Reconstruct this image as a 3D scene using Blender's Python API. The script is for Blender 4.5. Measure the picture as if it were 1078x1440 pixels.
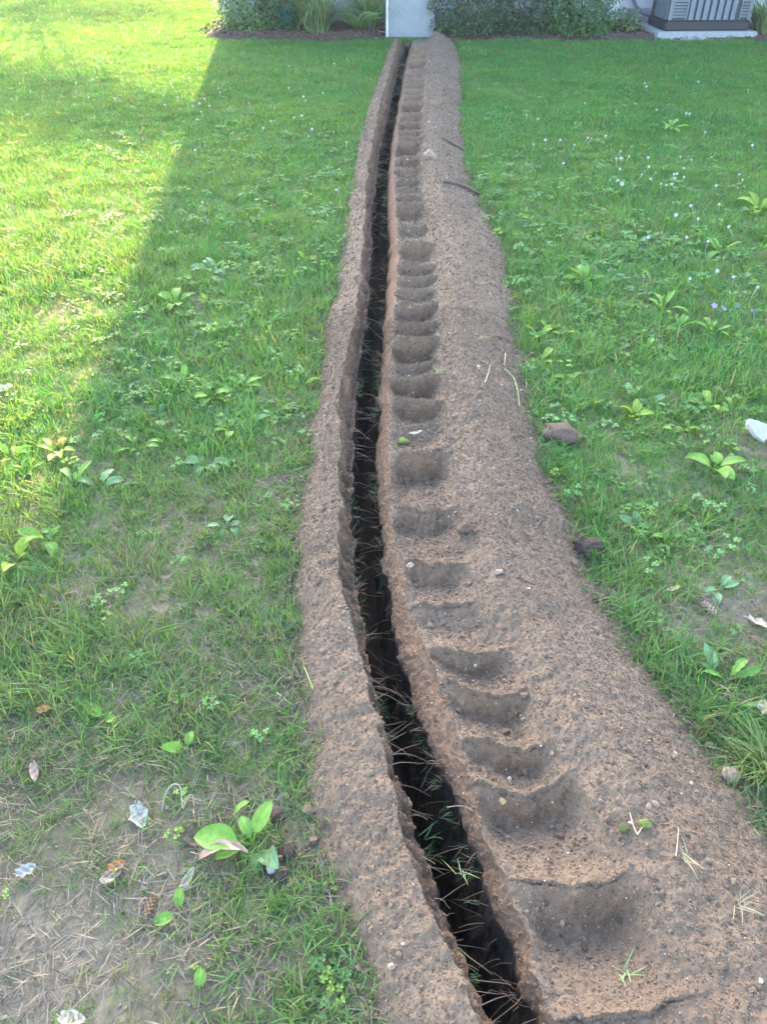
import bpy, math, random
import numpy as np
from mathutils import Vector, Matrix, Euler

# ------------------------------------------------------------------ camera, light, exposure
for o in list(bpy.data.objects):
    bpy.data.objects.remove(o)
S = bpy.context.scene
COL = S.collection
H, PITCH, FPX = 1.6, math.radians(38.8), 1081.0
cam = bpy.data.cameras.new('camera')
cam.sensor_fit = 'VERTICAL'
cam.sensor_height = 36.0
cam.lens = 36.0 * FPX / 1440.0
cam.clip_start = 0.05
cam.clip_end = 500
cam_o = bpy.data.objects.new('camera', cam)
cam_o.location = (0, 0, H)
cam_o.rotation_euler = (math.pi / 2 - PITCH, 0, 0)
COL.objects.link(cam_o)
S.camera = cam_o

SUN_ELEV, SUN_AZ = math.radians(25), math.radians(-6.4)      # azimuth from +y towards +x
W = bpy.data.worlds.new('World')
S.world = W
W.use_nodes = True
wn = W.node_tree.nodes
sky = wn.new('ShaderNodeTexSky')
sky.sky_type = 'NISHITA'
sky.sun_disc = False
sky.sun_elevation = SUN_ELEV
sky.sun_rotation = SUN_AZ
sky.air_density = 1.0
sky.dust_density = 2.5
sky.ozone_density = 1.0
bg = wn['Background']
bg.inputs['Strength'].default_value = 0.13
W.node_tree.links.new(sky.outputs[0], bg.inputs['Color'])

sun = bpy.data.lights.new('sun', 'SUN')
sun.energy = 2.8
sun.angle = math.radians(0.6)
sun.color = (1.0, 0.84, 0.36)
sun_o = bpy.data.objects.new('sun', sun)
sd = Vector((math.sin(SUN_AZ) * math.cos(SUN_ELEV), math.cos(SUN_AZ) * math.cos(SUN_ELEV), math.sin(SUN_ELEV)))
sun_o.rotation_euler = sd.to_track_quat('Z', 'Y').to_euler()
sun_o.location = (-4, 30, 20)
COL.objects.link(sun_o)

S.view_settings.view_transform = 'Standard'
S.view_settings.look = 'None'
S.view_settings.gamma = 1
S.view_settings.use_curve_mapping = False
S.view_settings.exposure = 3.58
GLARE_HAZE = 0.0013  # density of the air volume added to imitate lens glare

rng = np.random.default_rng(11)
random.seed(5)
PI = math.pi

# ------------------------------------------------------------------ helpers
def G(px, py, z=0.0):
    """a point of the photograph brought down to the height z"""
    dx, dy = (px - 539.0) / FPX, -(py - 720.0) / FPX
    c, s = math.cos(PITCH), math.sin(PITCH)
    wy, wz = dy * s + c, dy * c - s
    t = (z - H) / wz
    return np.array([dx * t, wy * t, z])

_perm = np.random.default_rng(3).permutation(256).astype(np.int64)
_perm = np.concatenate([_perm, _perm, _perm])
_g3 = np.random.default_rng(4).normal(size=(256, 3))
_g3 /= np.linalg.norm(_g3, axis=1)[:, None]

def perlin(x, y, z=None):
    x = np.asarray(x, float); y = np.asarray(y, float)
    z = np.zeros_like(x) + 0.37 if z is None else np.asarray(z, float)
    xi, yi, zi = np.floor(x).astype(np.int64), np.floor(y).astype(np.int64), np.floor(z).astype(np.int64)
    xf, yf, zf = x - xi, y - yi, z - zi
    xi &= 255; yi &= 255; zi &= 255
    u = xf**3 * (xf * (xf * 6 - 15) + 10); v = yf**3 * (yf * (yf * 6 - 15) + 10); w = zf**3 * (zf * (zf * 6 - 15) + 10)
    r = 0
    for dx in (0, 1):
        for dy in (0, 1):
            for dz in (0, 1):
                h = _perm[_perm[_perm[(xi + dx) & 255] + ((yi + dy) & 255)] + ((zi + dz) & 255)]
                g = _g3[h]
                d = g[..., 0] * (xf - dx) + g[..., 1] * (yf - dy) + g[..., 2] * (zf - dz)
                r = r + d * (u if dx else 1 - u) * (v if dy else 1 - v) * (w if dz else 1 - w)
    return r * 1.5

def sstep(a, b, x):
    t = np.clip((x - a) / (b - a), 0, 1)
    return t * t * (3 - 2 * t)

def link(name, me, mat=None, parent=None):
    o = bpy.data.objects.new(name, me)
    COL.objects.link(o)
    if mat is not None and me is not None and len(me.materials) == 0:
        me.materials.append(mat)
    if parent is not None:
        o.parent = parent
    return o

def tag(o, label=None, cat=None, group=None, kind=None):
    for k, v in (('label', label), ('category', cat), ('group', group), ('kind', kind)):
        if v: o[k] = v
    return o

def empty(name, loc, rz=0.0, label=None, cat=None, group=None):
    o = bpy.data.objects.new(name, None)
    o.empty_display_size = 0.05
    o.location = loc
    o.rotation_euler = (0, 0, rz)
    COL.objects.link(o)
    return tag(o, label, cat, group)

class MB:
    """collects shapes into one mesh"""
    def __init__(self): self.v, self.f, self.c = [], [], []
    def add(self, vs, fs, c=None):
        b = len(self.v)
        self.v += [tuple(p) for p in vs]
        self.f += [tuple(i + b for i in f) for f in fs]
        self.c += [c if c is not None else 0.5] * len(vs)
    def box(self, x0, x1, y0, y1, z0, z1):
        vs = [(x, y, z) for z in (z0, z1) for y in (y0, y1) for x in (x0, x1)]
        self.add(vs, [(0, 2, 3, 1), (4, 5, 7, 6), (0, 1, 5, 4), (2, 6, 7, 3), (0, 4, 6, 2), (1, 3, 7, 5)])
    def tube(self, pts, r, n=5, taper=None, c=None):
        pts = [Vector(p) for p in pts]; vs = []; fs = []
        m = len(pts)
        for i, p in enumerate(pts):
            t = (pts[min(i + 1, m - 1)] - pts[max(i - 1, 0)])
            if t.length < 1e-9: t = Vector((0, 0, 1))
            t.normalize()
            a = t.cross(Vector((0.13, 0.31, 0.94)))
            if a.length < 1e-3: a = t.cross(Vector((1, 0, 0)))
            a.normalize(); b = t.cross(a)
            rr = r if taper is None else r * (1 + (taper - 1) * i / (m - 1))
            for k in range(n):
                an = 2 * PI * k / n
                vs.append(p + (a * math.cos(an) + b * math.sin(an)) * rr)
        for i in range(m - 1):
            for k in range(n):
                fs.append((i * n + k, i * n + (k + 1) % n, (i + 1) * n + (k + 1) % n, (i + 1) * n + k))
        fs.append(tuple(range(n))[::-1]); fs.append(tuple((m - 1) * n + k for k in range(n)))
        self.add(vs, fs, c)
    def mesh(self, name, mat=None, smooth=False):
        me = bpy.data.meshes.new(name)
        me.from_pydata(self.v, [], self.f)
        if self.c:
            a = me.attributes.new('tone', 'FLOAT', 'POINT')
            a.data.foreach_set('value', np.array(self.c, np.float32))
        if smooth: me.shade_smooth()
        if mat: me.materials.append(mat)
        return me
    def build(self, name, mat, parent=None, smooth=False):
        return link(name, self.mesh(name, mat, smooth), None, parent)

def grid_mesh(name, X, Y, Z, mat=None, smooth=True):
    n, m = X.shape
    me = bpy.data.meshes.new(name)
    idx = np.arange(n * m).reshape(n, m)
    q = np.stack([idx[:-1, :-1], idx[:-1, 1:], idx[1:, 1:], idx[1:, :-1]], -1).reshape(-1, 4)
    me.vertices.add(n * m)
    me.vertices.foreach_set('co', np.stack([X, Y, Z], -1).astype(np.float32).ravel())
    me.loops.add(q.size); me.loops.foreach_set('vertex_index', q.ravel().astype(np.int32))
    me.polygons.add(len(q)); me.polygons.foreach_set('loop_start', np.arange(0, q.size, 4, dtype=np.int32))
    me.update(calc_edges=True)
    if smooth: me.shade_smooth()
    if mat: me.materials.append(mat)
    return me

# ------------------------------------------------------------------ materials
class NT:
    def __init__(self, name):
        self.m = bpy.data.materials.new(name); self.m.use_nodes = True
        self.t = self.m.node_tree; self.n = self.t.nodes
        self.p = self.n['Principled BSDF']; self.out = self.n['Material Output']
    def new(self, typ, **kw):
        nd = self.n.new(typ)
        for k, v in kw.items(): setattr(nd, k, v)
        return nd
    def l(self, a, b): self.t.links.new(a, b)
    def noise(self, scale, detail=4, rough=0.6, coord='Object'):
        tc = self.new('ShaderNodeTexCoord'); nz = self.new('ShaderNodeTexNoise')
        nz.inputs['Scale'].default_value = scale; nz.inputs['Detail'].default_value = detail
        nz.inputs['Roughness'].default_value = rough
        self.l(tc.outputs[coord], nz.inputs['Vector'])
        return nz.outputs['Fac']
    def ramp(self, fac, stops):
        r = self.new('ShaderNodeValToRGB'); e = r.color_ramp.elements
        while len(e) > 1: e.remove(e[-1])
        e[0].position = stops[0][0]; e[0].color = (*stops[0][1], 1)
        for p, c in stops[1:]:
            k = e.new(p); k.color = (*c, 1)
        self.l(fac, r.inputs[0]); return r.outputs[0]
    def mix(self, a, b, fac, mode='MIX'):
        m = self.new('ShaderNodeMix', data_type='RGBA', blend_type=mode)
        for s, v in ((m.inputs[0], fac), (m.inputs[6], a), (m.inputs[7], b)):
            if hasattr(v, 'links'): self.l(v, s)
            elif isinstance(v, (tuple, list)): s.default_value = (*v, 1)
            else: s.default_value = v
        return m.outputs[2]
    def attr(self, name, typ='GEOMETRY'):
        a = self.new('ShaderNodeAttribute', attribute_name=name, attribute_type=typ); return a
    def bump(self, fac, strength, dist):
        b = self.new('ShaderNodeBump'); b.inputs['Strength'].default_value = strength; b.inputs['Distance'].default_value = dist
        self.l(fac, b.inputs['Height']); self.l(b.outputs[0], self.p.inputs['Normal'])
    def rough(self, r, spec=0.3):
        self.p.inputs['Roughness'].default_value = r; self.p.inputs['Specular IOR Level'].default_value = spec
    def translucent(self, col, amount):
        t = self.new('ShaderNodeBsdfTranslucent'); m = self.new('ShaderNodeMixShader'); m.inputs[0].default_value = amount
        self.l(col, t.inputs[0]); self.l(self.p.outputs[0], m.inputs[1]); self.l(t.outputs[0], m.inputs[2]); self.l(m.outputs[0], self.out.inputs[0])

def plain(name, col, rough=0.7, var=0.12, scale=40, bump=0.0, spec=0.3, metal=0.0):
    t = NT(name)
    d = tuple(max(0, c * (1 - 2 * var)) for c in col); b = tuple(min(1, c * (1 + 1.6 * var)) for c in col)
    n = t.noise(scale, 5, 0.65)
    t.l(t.ramp(n, [(0.25, d), (0.75, b)]), t.p.inputs['Base Color'])
    t.rough(rough, spec); t.p.inputs['Metallic'].default_value = metal
    if bump: t.bump(n, 0.6, bump)
    return t.m

def soil_material():
    t = NT('dug_soil')
    big = t.ramp(t.noise(2.6, 6, 0.68), [(0.28, (0.132, 0.095, 0.067)), (0.5, (0.158, 0.115, 0.081)), (0.72, (0.188, 0.139, 0.099))])
    mid = t.ramp(t.noise(60, 6, 0.75), [(0.30, (0.74, 0.73, 0.72)), (0.5, (0.98, 0.97, 0.96)), (0.72, (1.20, 1.20, 1.19))])
    fr = t.attr('fresh')
    big = t.mix(big, (0.180, 0.105, 0.062), fr.outputs['Fac'])
    big = t.mix(big, (0.030, 0.026, 0.026), t.attr('moist_shade').outputs['Fac'])  # dark moist topsoil, with the trench's shade painted into its colour
    c = t.mix(big, mid, 1.0, 'MULTIPLY')
    fine = t.noise(420, 4, 0.7)
    sp = t.ramp(fine, [(0.60, (0, 0, 0)), (0.72, (1, 1, 1))])
    c = t.mix(c, (0.46, 0.38, 0.30), t.mix((0, 0, 0), sp, 0.5))
    t.l(c, t.p.inputs['Base Color']); t.rough(0.95, 0.15)
    t.bump(fine, 0.6, 0.003)
    return t.m

def crumb_material():
    t = NT('soil_crumb')
    a = t.attr('col', 'INSTANCER')
    n = t.ramp(t.noise(300, 3), [(0.3, (0.75, 0.75, 0.75)), (0.7, (1.15, 1.15, 1.15))])
    t.l(t.mix(a.outputs['Color'], n, 1.0, 'MULTIPLY'), t.p.inputs['Base Color']); t.rough(0.95, 0.15)
    return t.m

def lawn_soil_material():
    t = NT('lawn_ground')
    n1 = t.noise(1.4, 5, 0.6); n2 = t.noise(35, 6, 0.7)
    a = t.ramp(n1, [(0.35, (0.085, 0.085, 0.050)), (0.65, (0.195, 0.165, 0.128))])
    b = t.ramp(n2, [(0.3, (0.65, 0.65, 0.65)), (0.7, (1.35, 1.32, 1.28))])
    c = t.mix(a, b, 1.0, 'MULTIPLY')
    far = t.attr('cover')
    g = t.ramp(t.noise(9, 6, 0.7), [(0.3, (0.045, 0.085, 0.022)), (0.7, (0.085, 0.14, 0.035))])
    t.l(t.mix(c, g, far.outputs['Fac']), t.p.inputs['Base Color'])
    t.rough(0.95, 0.15); t.bump(n2, 0.8, 0.01)
    return t.m

def grass_material(name, amount=0.40, spec=0.24):
    t = NT(name)
    a = t.attr('col', 'INSTANCER'); tone = t.attr('tone')
    r = t.ramp(tone.outputs['Fac'], [(0.0, (0.62, 0.62, 0.60)), (0.5, (1, 1, 1)), (1.0, (1.45, 1.36, 1.25))])
    c = t.mix(a.outputs['Color'], r, 1.0, 'MULTIPLY')
    t.l(c, t.p.inputs['Base Color']); t.rough(0.50, spec)
    tc = t.mix(c, (1.95, 1.45, 0.40) if amount > .25 else (1, 1, 1), 1.0, 'MULTIPLY')
    t.translucent(tc, amount)
    return t.m

def leaf_material(name, col, col2, amount=0.35, rough=0.58, scale=60):
    t = NT(name)
    oi = t.new('ShaderNodeObjectInfo'); tone = t.attr('tone')
    c = t.mix(col, col2, oi.outputs['Random'])
    r = t.ramp(tone.outputs['Fac'], [(0.0, (0.55, 0.58, 0.5)), (0.5, (1, 1, 1)), (1.0, (1.5, 1.4, 1.25))])
    c = t.mix(c, r, 1.0, 'MULTIPLY')
    n = t.ramp(t.noise(scale, 6, 0.75), [(0.26, (1.25, 0.95, 0.6)), (0.36, (0.74, 0.78, 0.74)), (0.55, (1, 1, 1)), (0.75, (1.22, 1.18, 1.12))])
    c = t.mix(c, n, 1.0, 'MULTIPLY')
    t.l(c, t.p.inputs['Base Color']); t.rough(rough, 0.4)
    t.translucent(t.mix(c, (1.4, 1.25, 0.6), 1.0, 'MULTIPLY'), amount)
    return t.m

def dry_material(name, col, amount=0.2):
    t = NT(name)
    n = t.noise(90, 5, 0.7)
    c = t.ramp(n, [(0.25, tuple(v * 0.62 for v in col)), (0.55, col), (0.8, tuple(min(1, v * 1.3) for v in col))])
    t.l(c, t.p.inputs['Base Color']); t.rough(0.75, 0.25)
    t.translucent(c, amount)
    return t.m

M_soil, M_crumb, M_ground = soil_material(), crumb_material(), lawn_soil_material()
M_grass = grass_material('grass_blade')
M_fringe = grass_material('fringe_blade', 0.15)
M_straw = grass_material('dry_straw', 0.2)
M_clover = grass_material('clover_leaf', 0.3, 0.25)
M_weed = leaf_material('weed_leaf', (0.120, 0.270, 0.045), (0.170, 0.330, 0.055))
M_weed_grey = leaf_material('silvery_weed_leaf', (0.13, 0.26, 0.12), (0.17, 0.31, 0.16))
M_weed_yellow = leaf_material('yellow_green_leaf', (0.20, 0.32, 0.04), (0.24, 0.36, 0.05))
M_root = plain('root', (0.21, 0.155, 0.115), 0.8, 0.2, 60)
M_twig = plain('twig', (0.13, 0.095, 0.07), 0.85, 0.25, 80)
M_white = plain('white_petal', (0.58, 0.58, 0.52), 0.6, 0.08, 300)

# ------------------------------------------------------------------ the trench: lines read along its length
# photo row: outer left, left crest, trench left, trench right, step left, step right, outer right
ROWS = [
 (60, 549, 559, 569, 578, 581, 603, 645), (96, 534, 549, 559, 568, 573, 601, 659), (152, 514, 533, 547, 559, 563, 597, 655),
 (208, 498, 522, 534, 548, 556, 592, 662), (254, 492, 516, 529, 545, 553, 596, 668), (287, 483, 514, 524, 543, 556, 602, 682),
 (361, 474, 510, 521, 546, 561, 614, 722), (435, 459, 503, 517, 540, 553, 615, 732), (491, 451, 489, 508, 536, 549, 620, 738),
 (584, 436, 477, 500, 531, 548, 626, 756), (658, 424, 475, 497, 529, 548, 640, 776), (740, 400, 475, 496, 534, 553, 648, 812),
 (800, 401, 479, 500, 538, 562, 655, 848), (880, 402, 496, 509, 551, 583, 690, 888), (960, 408, 514, 527, 575, 618, 740, 940),
 (1040, 422, 535, 547, 598, 640, 768, 1005), (1100, 428, 552, 566, 625, 665, 805, 1048), (1200, 428, 580, 600, 662, 688, 860, 1120),
 (1300, 478, 612, 630, 700, 742, 933, 1210), (1400, 506, 655, 672, 735, 765, 985, 1300), (1440, 515, 671, 688, 752, 785, 1005, 1330)]
ZK = [0.0, 0.10, 0.0, 0.0, 0.065, 0.085, 0.0]
LINES = []
for j in range(7):
    P = np.array([G(r[j + 1], r[0], ZK[j]) for r in ROWS])[::-1]
    ys, xs = list(P[:, 1]), list(P[:, 0])
    sl = np.clip((xs[3] - xs[0]) / (ys[3] - ys[0]), -0.45, 0.25)
    ys = [-2.0] + ys + [16.0]; xs = [xs[0] + sl * (-2.0 - P[0, 1])] + xs + [xs[-1]]
    LINES.append((np.array(ys), np.array(xs)))
END_Y = 12.15

def line(j, y):
    y = np.asarray(y, float)
    w = 0.04 + 0.03 * np.clip(y, 0, 12)
    r = 0
    for k in (-1, -0.5, 0, 0.5, 1):
        r = r + np.interp(y + k * w, *LINES[j])
    return r / 5

def edge_l(y):
    return line(0, y) + 0.018 * perlin(y * 5.1, y * 0 + 3.3) + 0.014 * perlin(y * 17, y * 0 + 9.3)
def edge_r(y):
    return line(6, y) + 0.03 * perlin(y * 4.3, y * 0 + 13.3) + 0.018 * perlin(y * 15, y * 0 + 19.3)

def ground_z(x, y):
    return 0.012 * perlin(np.asarray(x) * 0.9, np.asarray(y) * 0.9 + 5) + 0.006 * perlin(np.asarray(x) * 4.0, np.asarray(y) * 4.0)

# step walls pressed into the right-hand bank: photo row of the rim, height of the wall (m), sag of the rim (m)
WALLS = [(1420, .03, .01), (1236, .085, .012), (1098, .080, .018), (1048, .046, .008), (962, .060, .030), (915, .046, .012), (850, .030, .01), (793, .046, .012),
         (712, .058, .020), (636, .070, .010), (598, .026, .01), (562, .055, .012), (530, .060, .014), (512, .022, .014), (480, .075, .012),
         (456, .05, .014), (427, .072, .012), (409, .028, .014), (393, .026, .012), (374, .040, .012), (347, .050, .012), (318, .018, .02), (287, .052, .014),
         (274, .026, .012), (263, .028, .012), (253, .04, .012), (238, .024, .012), (222, .060, .014), (202, .075, .012), (194, .03, .014), (186, .044, .014), (173, .072, .012),
         (160, .06, .012), (144, .075, .012), (134, .040, .012), (127, .03, .012), (119, .055, .012), (112, .045, .012), (104, .03, .01), (98, .03, .012), (87, .07, .014), (79, .04, .012),
         (73, .04, .012), (66, .04, .012)]
WY = np.array([G(560, w[0], 0.07)[1] for w in WALLS]); WH = np.array([w[1] for w in WALLS]); WH = np.where(WY > 2.0, WH * 1.30 + 0.006, WH * 1.12); WH = np.where(WY > 3.5, WH + 0.014, WH); WTILT = np.random.default_rng(5).uniform(-.035, .035, len(WALLS)); WCEN = np.random.default_rng(6).uniform(-.25, .25, len(WALLS)); WS = np.array([w[2] for w in WALLS])
WT = 0.080 + 0.012 * np.random.default_rng(8).uniform(-1, 1, len(WALLS))

def step_z(v, x, y):
    """height of the stepped floor at v = 0..1 across it"""
    z = np.full_like(y, WT[0])
    bend = (1 - (2 * v - 1) ** 2)
    wob = 0.016 * perlin(x * 9, y * 5 + 2) + 0.010 * perlin(x * 22, y * 9) + 0.005 * perlin(x * 60, y * 30 + 7)
    bend = 1.9 * bend
    wide = np.clip(y, 0.8, 6) / 6
    for k in range(len(WALLS)):
        yk = WY[k] - WS[k] * bend + wob + WTILT[k] * (v - .5)
        y1 = WY[k + 1] - WS[k + 1] * bend + wob + WTILT[k + 1] * (v - .5) if k + 1 < len(WALLS) else yk + 0.25
        t1 = WT[k + 1] if k + 1 < len(WALLS) else 0.07
        h1 = WH[k + 1] if k + 1 < len(WALLS) else 0.03
        L = np.maximum(y1 - yk, 1e-3)
        s = np.clip((y - yk) / L, 0, 1)
        fl = WT[k] + (t1 - h1 - WT[k]) * (s ** 0.85)
        wd = np.minimum(0.075 + 0.55 * h1, 0.55 * L) * np.where(h1 < 0.035, 0.75, 0.62) * np.where(y > 2.4, 0.62, 1.0)
        up = sstep(0, 1, np.clip((y - (y1 - wd)) / wd, 0, 1))
        zz = fl * (1 - up) + t1 * up
        lip = (0.013 + 0.006 * (y > 3)) * np.exp(-((y - yk) / 0.022) ** 2) * (y >= yk)
        m = (y >= yk) & (y < y1 + 1e-9)
        z = np.where(m, zz + lip, z)
    z = np.where(y >= WY[-1] + 0.05, 0.07, z)
    return z

def soil_grid(ys, seg):
    cols = []
    for si, n in enumerate(seg):
        t = np.linspace(0, 1, n, endpoint=False)
        for u in t: cols.append((si, u))
    cols.append((7, 1.0))
    si = np.array([c[0] for c in cols]); u = np.array([c[1] for c in cols])
    R = len(ys); C = len(cols)
    Y = np.repeat(ys[:, None], C, 1)
    oL, cL, tL, tR, sL, sR, oR = [line(j, ys)[:, None] for j in range(7)]
    oL = oL + 0.03 * perlin(ys * 5, ys * 0 + 3)[:, None] + 0.016 * perlin(ys * 14, ys * 0 + 8)[:, None]; oR = oR + 0.02 * perlin(ys * 13, ys * 0 + 6)[:, None] + 0.04 * perlin(ys * 4.3, ys * 0 + 13.3)[:, None]
    cL = cL + 0.016 * perlin(ys * 4, ys * 0 + 21)[:, None] + 0.010 * perlin(ys * 19, ys * 0 + 1)[:, None]
    tL = tL + 0.010 * perlin(ys * 9, ys * 0 + 31)[:, None]; tR = tR + 0.010 * perlin(ys * 8, ys * 0 + 41)[:, None] + 0.006 * perlin(ys * 26, ys * 0 + 43)[:, None]
    tL = tL - 0.006; tR = tR + 0.006
    sL = sL + 0.012 * perlin(ys * 10, ys * 0 + 51)[:, None]; sR = sR + 0.016 * perlin(ys * 7, ys * 0 + 61)[:, None]
    fade = (1 - sstep(END_Y - 0.1, END_Y + 0.35, ys))[:, None]
    tfade = (1 - sstep(END_Y - 0.25, END_Y + 0.02, ys))[:, None]
    hL = 0.100 + 0.018 * perlin(ys * 2.2, ys * 0 + 71)[:, None] + 0.010 * perlin(ys * 9, ys * 0 + 75)[:, None]
    h1 = 0.066 + 0.010 * perlin(ys * 6, ys * 0 + 81)[:, None]
    h2 = 0.088 + 0.012 * perlin(ys * 3, ys * 0 + 91)[:, None] + 0.028 * (1 - sstep(0.85, 1.35, ys))[:, None]
    hc = 0.112 + 0.02 * (1 - sstep(0.85, 1.35, ys))[:, None] + 0.018 * perlin(ys * 1.7, ys * 0 + 95)[:, None] + 0.06 * np.exp(-((ys - 12.0) / 0.35) ** 2)[:, None]
    DEP = -0.52
    X = np.zeros((R, C)); Z = np.zeros((R, C))
    U = np.repeat(u[None, :], R, 0)
    def put(s, xx, zz):
        m = si == s
        X[:, m] = xx; Z[:, m] = zz
    a = U[:, si == 0]; put(0, oL + (cL - oL) * a, hL * (0.35 * a + 0.65 * (1 - (1 - a) ** 1.5)) * (0.25 + 0.75 * sstep(0, 0.45, a)) - 0.016 * (1 - a) ** 8)
    a = U[:, si == 1]; put(1, cL + (tL - cL) * a, hL * (1 - a ** 0.92) - 0.004)
    a = U[:, si == 2]; put(2, tL + 0.012 * np.sin(a * 9) * a + 0 * a, DEP * tfade * a - 0.004)
    a = U[:, si == 3]; put(3, tL + 0.004 + (tR - tL - 0.008) * a, DEP * tfade + 0.02 * np.sin(a * 5))
    a = U[:, si == 4]; put(4, tR + 0.012 * np.sin((1 - a) * 8) * (1 - a), DEP * tfade * (1 - a))
    a = U[:, si == 5]; put(5, tR + (sL - tR) * a, h1 * (a ** 0.75))
    a = U[:, si == 6]
    xx = sL + (sR - sL) * a
    yy = np.repeat(ys[:, None], a.shape[1], 1)
    side = h1 + (h2 - h1) * a
    va = a + 0.05 * perlin(yy * 5, yy * 0 + 17); vb = a + 0.07 * perlin(yy * 5, yy * 0 + 27) + 0.03 * perlin(yy * 16, yy * 0 + 2)
    msk = sstep(-0.05, 0.20, va) * sstep(1.10, 0.66, vb)
    # near the viewer the tread drifts to the right and the pits turn into open bowls
    st = step_z(a, xx, yy)
    put(6, xx, side * (1 - msk) + st * msk)
    m7 = si == 7
    a = U[:, m7]
    xx = sR + (oR - sR) * a
    z7 = np.where(a < 0.22, h2 + (hc - h2) * sstep(0, 0.22, a), hc * (0.55 * (0.5 + 0.5 * np.cos(PI * np.clip((a - 0.22) / 0.78, 0, 1))) + 0.45 * (1 - np.clip((a - 0.22) / 0.78, 0, 1) ** 1.3)))
    put(7, xx, z7 * (1 - 0.5 * sstep(0.75, 1, a)) - 0.016 * a ** 10)
    up = Z > -0.02
    Z = np.where(up, Z * fade, Z)
    Z = np.where(np.repeat(fade, C, 1) < 0.05, np.minimum(Z, -0.03), Z)
    # relief of the loose soil
    inner = (si == 1)[None, :]
    w = np.where((si == 3)[None, :], 0.4, 1.0)
    n1 = perlin(X * 9, Y * 9, Z * 9); n2 = perlin(X * 30, Y * 30, Z * 30 + 4); n3 = perlin(X * 85, Y * 85, Z * 85 + 9); n4 = perlin(X * 210, Y * 210, Z * 210)
    n5 = np.abs(perlin(X * 48, Y * 48, Z * 48 + 2))
    soft = np.where((si == 6)[None, :], 0.8, 1.0)
    d = (0.010 * n1 + 0.0065 * n2) * soft + 0.0028 * n3 + 0.0014 * n4 - 0.004 * n5
    face = sstep(0.35, 1.0, np.gradient(Z, axis=0) / np.maximum(np.gradient(Y, axis=0), 1e-4)) * (si == 6)[None, :]
    d = d + face * (0.007 * n2 + 0.006 * perlin(X * 55, Y * 20, Z * 55) - 0.004 * n5)
    d = d + np.isin(si, (1, 5))[None, :] * (0.006 * n2 - 0.005 * n5)
    # scraped grooves running down the inside of the left bank
    gr = np.abs(perlin(Y * 26 + X * 30, Y * 3 + 7, Z * 2)) * 0.095 * np.repeat(sstep(-0.45, 0.2, u) * (si == 1), R).reshape(C, R).T
    edge = np.minimum(1, np.abs(fade) + 0.2)
    Z = Z + d * w * edge - gr * 0.6
    wall = ((si == 2) | (si == 4) | (si == 5) | (si == 1))[None, :]
    X = X + np.where(wall, 0.013 * n1 + 0.010 * n2 + 0.005 * n3, 0.0) - gr * 0.9
    keep = Z
    return X, Y, keep, si

def spaced(y0, y1, lo, hi, k):
    ys = [y0]
    while ys[-1] < y1:
        D = max(ys[-1], 0.0)
        ys.append(ys[-1] + min(hi, max(lo, k * (D * D + H * H) / H / 769.0)))
    return np.array(ys)

YN = np.concatenate([np.arange(-1.6, 0.3, 0.02), spaced(0.3, 3.4, 0.0022, 0.008, 0.95)])
YF = spaced(3.39, 12.62, 0.008, 0.0125, 1.0)
SEGN, SEGF = (95, 40, 26, 8, 26, 36, 110, 170), (38, 18, 8, 4, 8, 14, 50, 64)
XN, YNg, ZN, SIN = soil_grid(YN, SEGN)
XF, YFg, ZF, SIF = soil_grid(YF, SEGF)

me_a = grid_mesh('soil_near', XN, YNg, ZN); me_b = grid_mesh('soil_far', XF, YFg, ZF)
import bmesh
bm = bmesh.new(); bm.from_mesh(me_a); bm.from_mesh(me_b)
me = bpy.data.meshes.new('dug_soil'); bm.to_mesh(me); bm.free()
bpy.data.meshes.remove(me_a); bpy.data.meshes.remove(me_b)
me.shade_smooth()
def fresh(X, Y, Z, si):
    dz = np.gradient(Z, axis=0) / np.maximum(np.gradient(Y, axis=0), 1e-4)
    f = np.where((si == 6)[None, :], sstep(0.5, 1.3, dz), 0.0)
    k = 7
    ker = np.ones(k) / k
    f = np.apply_along_axis(lambda v: np.convolve(v, ker, 'same'), 0, f)
    f = np.where(np.isin(si, (2, 3, 4))[None, :], 1.0, f)
    f = np.where(np.isin(si, (1, 5))[None, :], 0.65, f)
    return f.ravel()
at = me.attributes.new('moist_shade', 'FLOAT', 'POINT')  # darkens from ground level down: damp soil and painted-in trench shade
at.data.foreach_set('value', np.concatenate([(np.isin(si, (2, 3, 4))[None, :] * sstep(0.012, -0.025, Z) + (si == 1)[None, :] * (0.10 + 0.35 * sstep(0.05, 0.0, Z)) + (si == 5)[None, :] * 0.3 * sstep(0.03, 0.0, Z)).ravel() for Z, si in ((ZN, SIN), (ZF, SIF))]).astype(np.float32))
at = me.attributes.new('fresh', 'FLOAT', 'POINT')
at.data.foreach_set('value', np.concatenate([fresh(XN, YNg, ZN, SIN), fresh(XF, YFg, ZF, SIF)]).astype(np.float32))
tag(link('dug_soil', me, M_soil), kind='structure')

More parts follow.
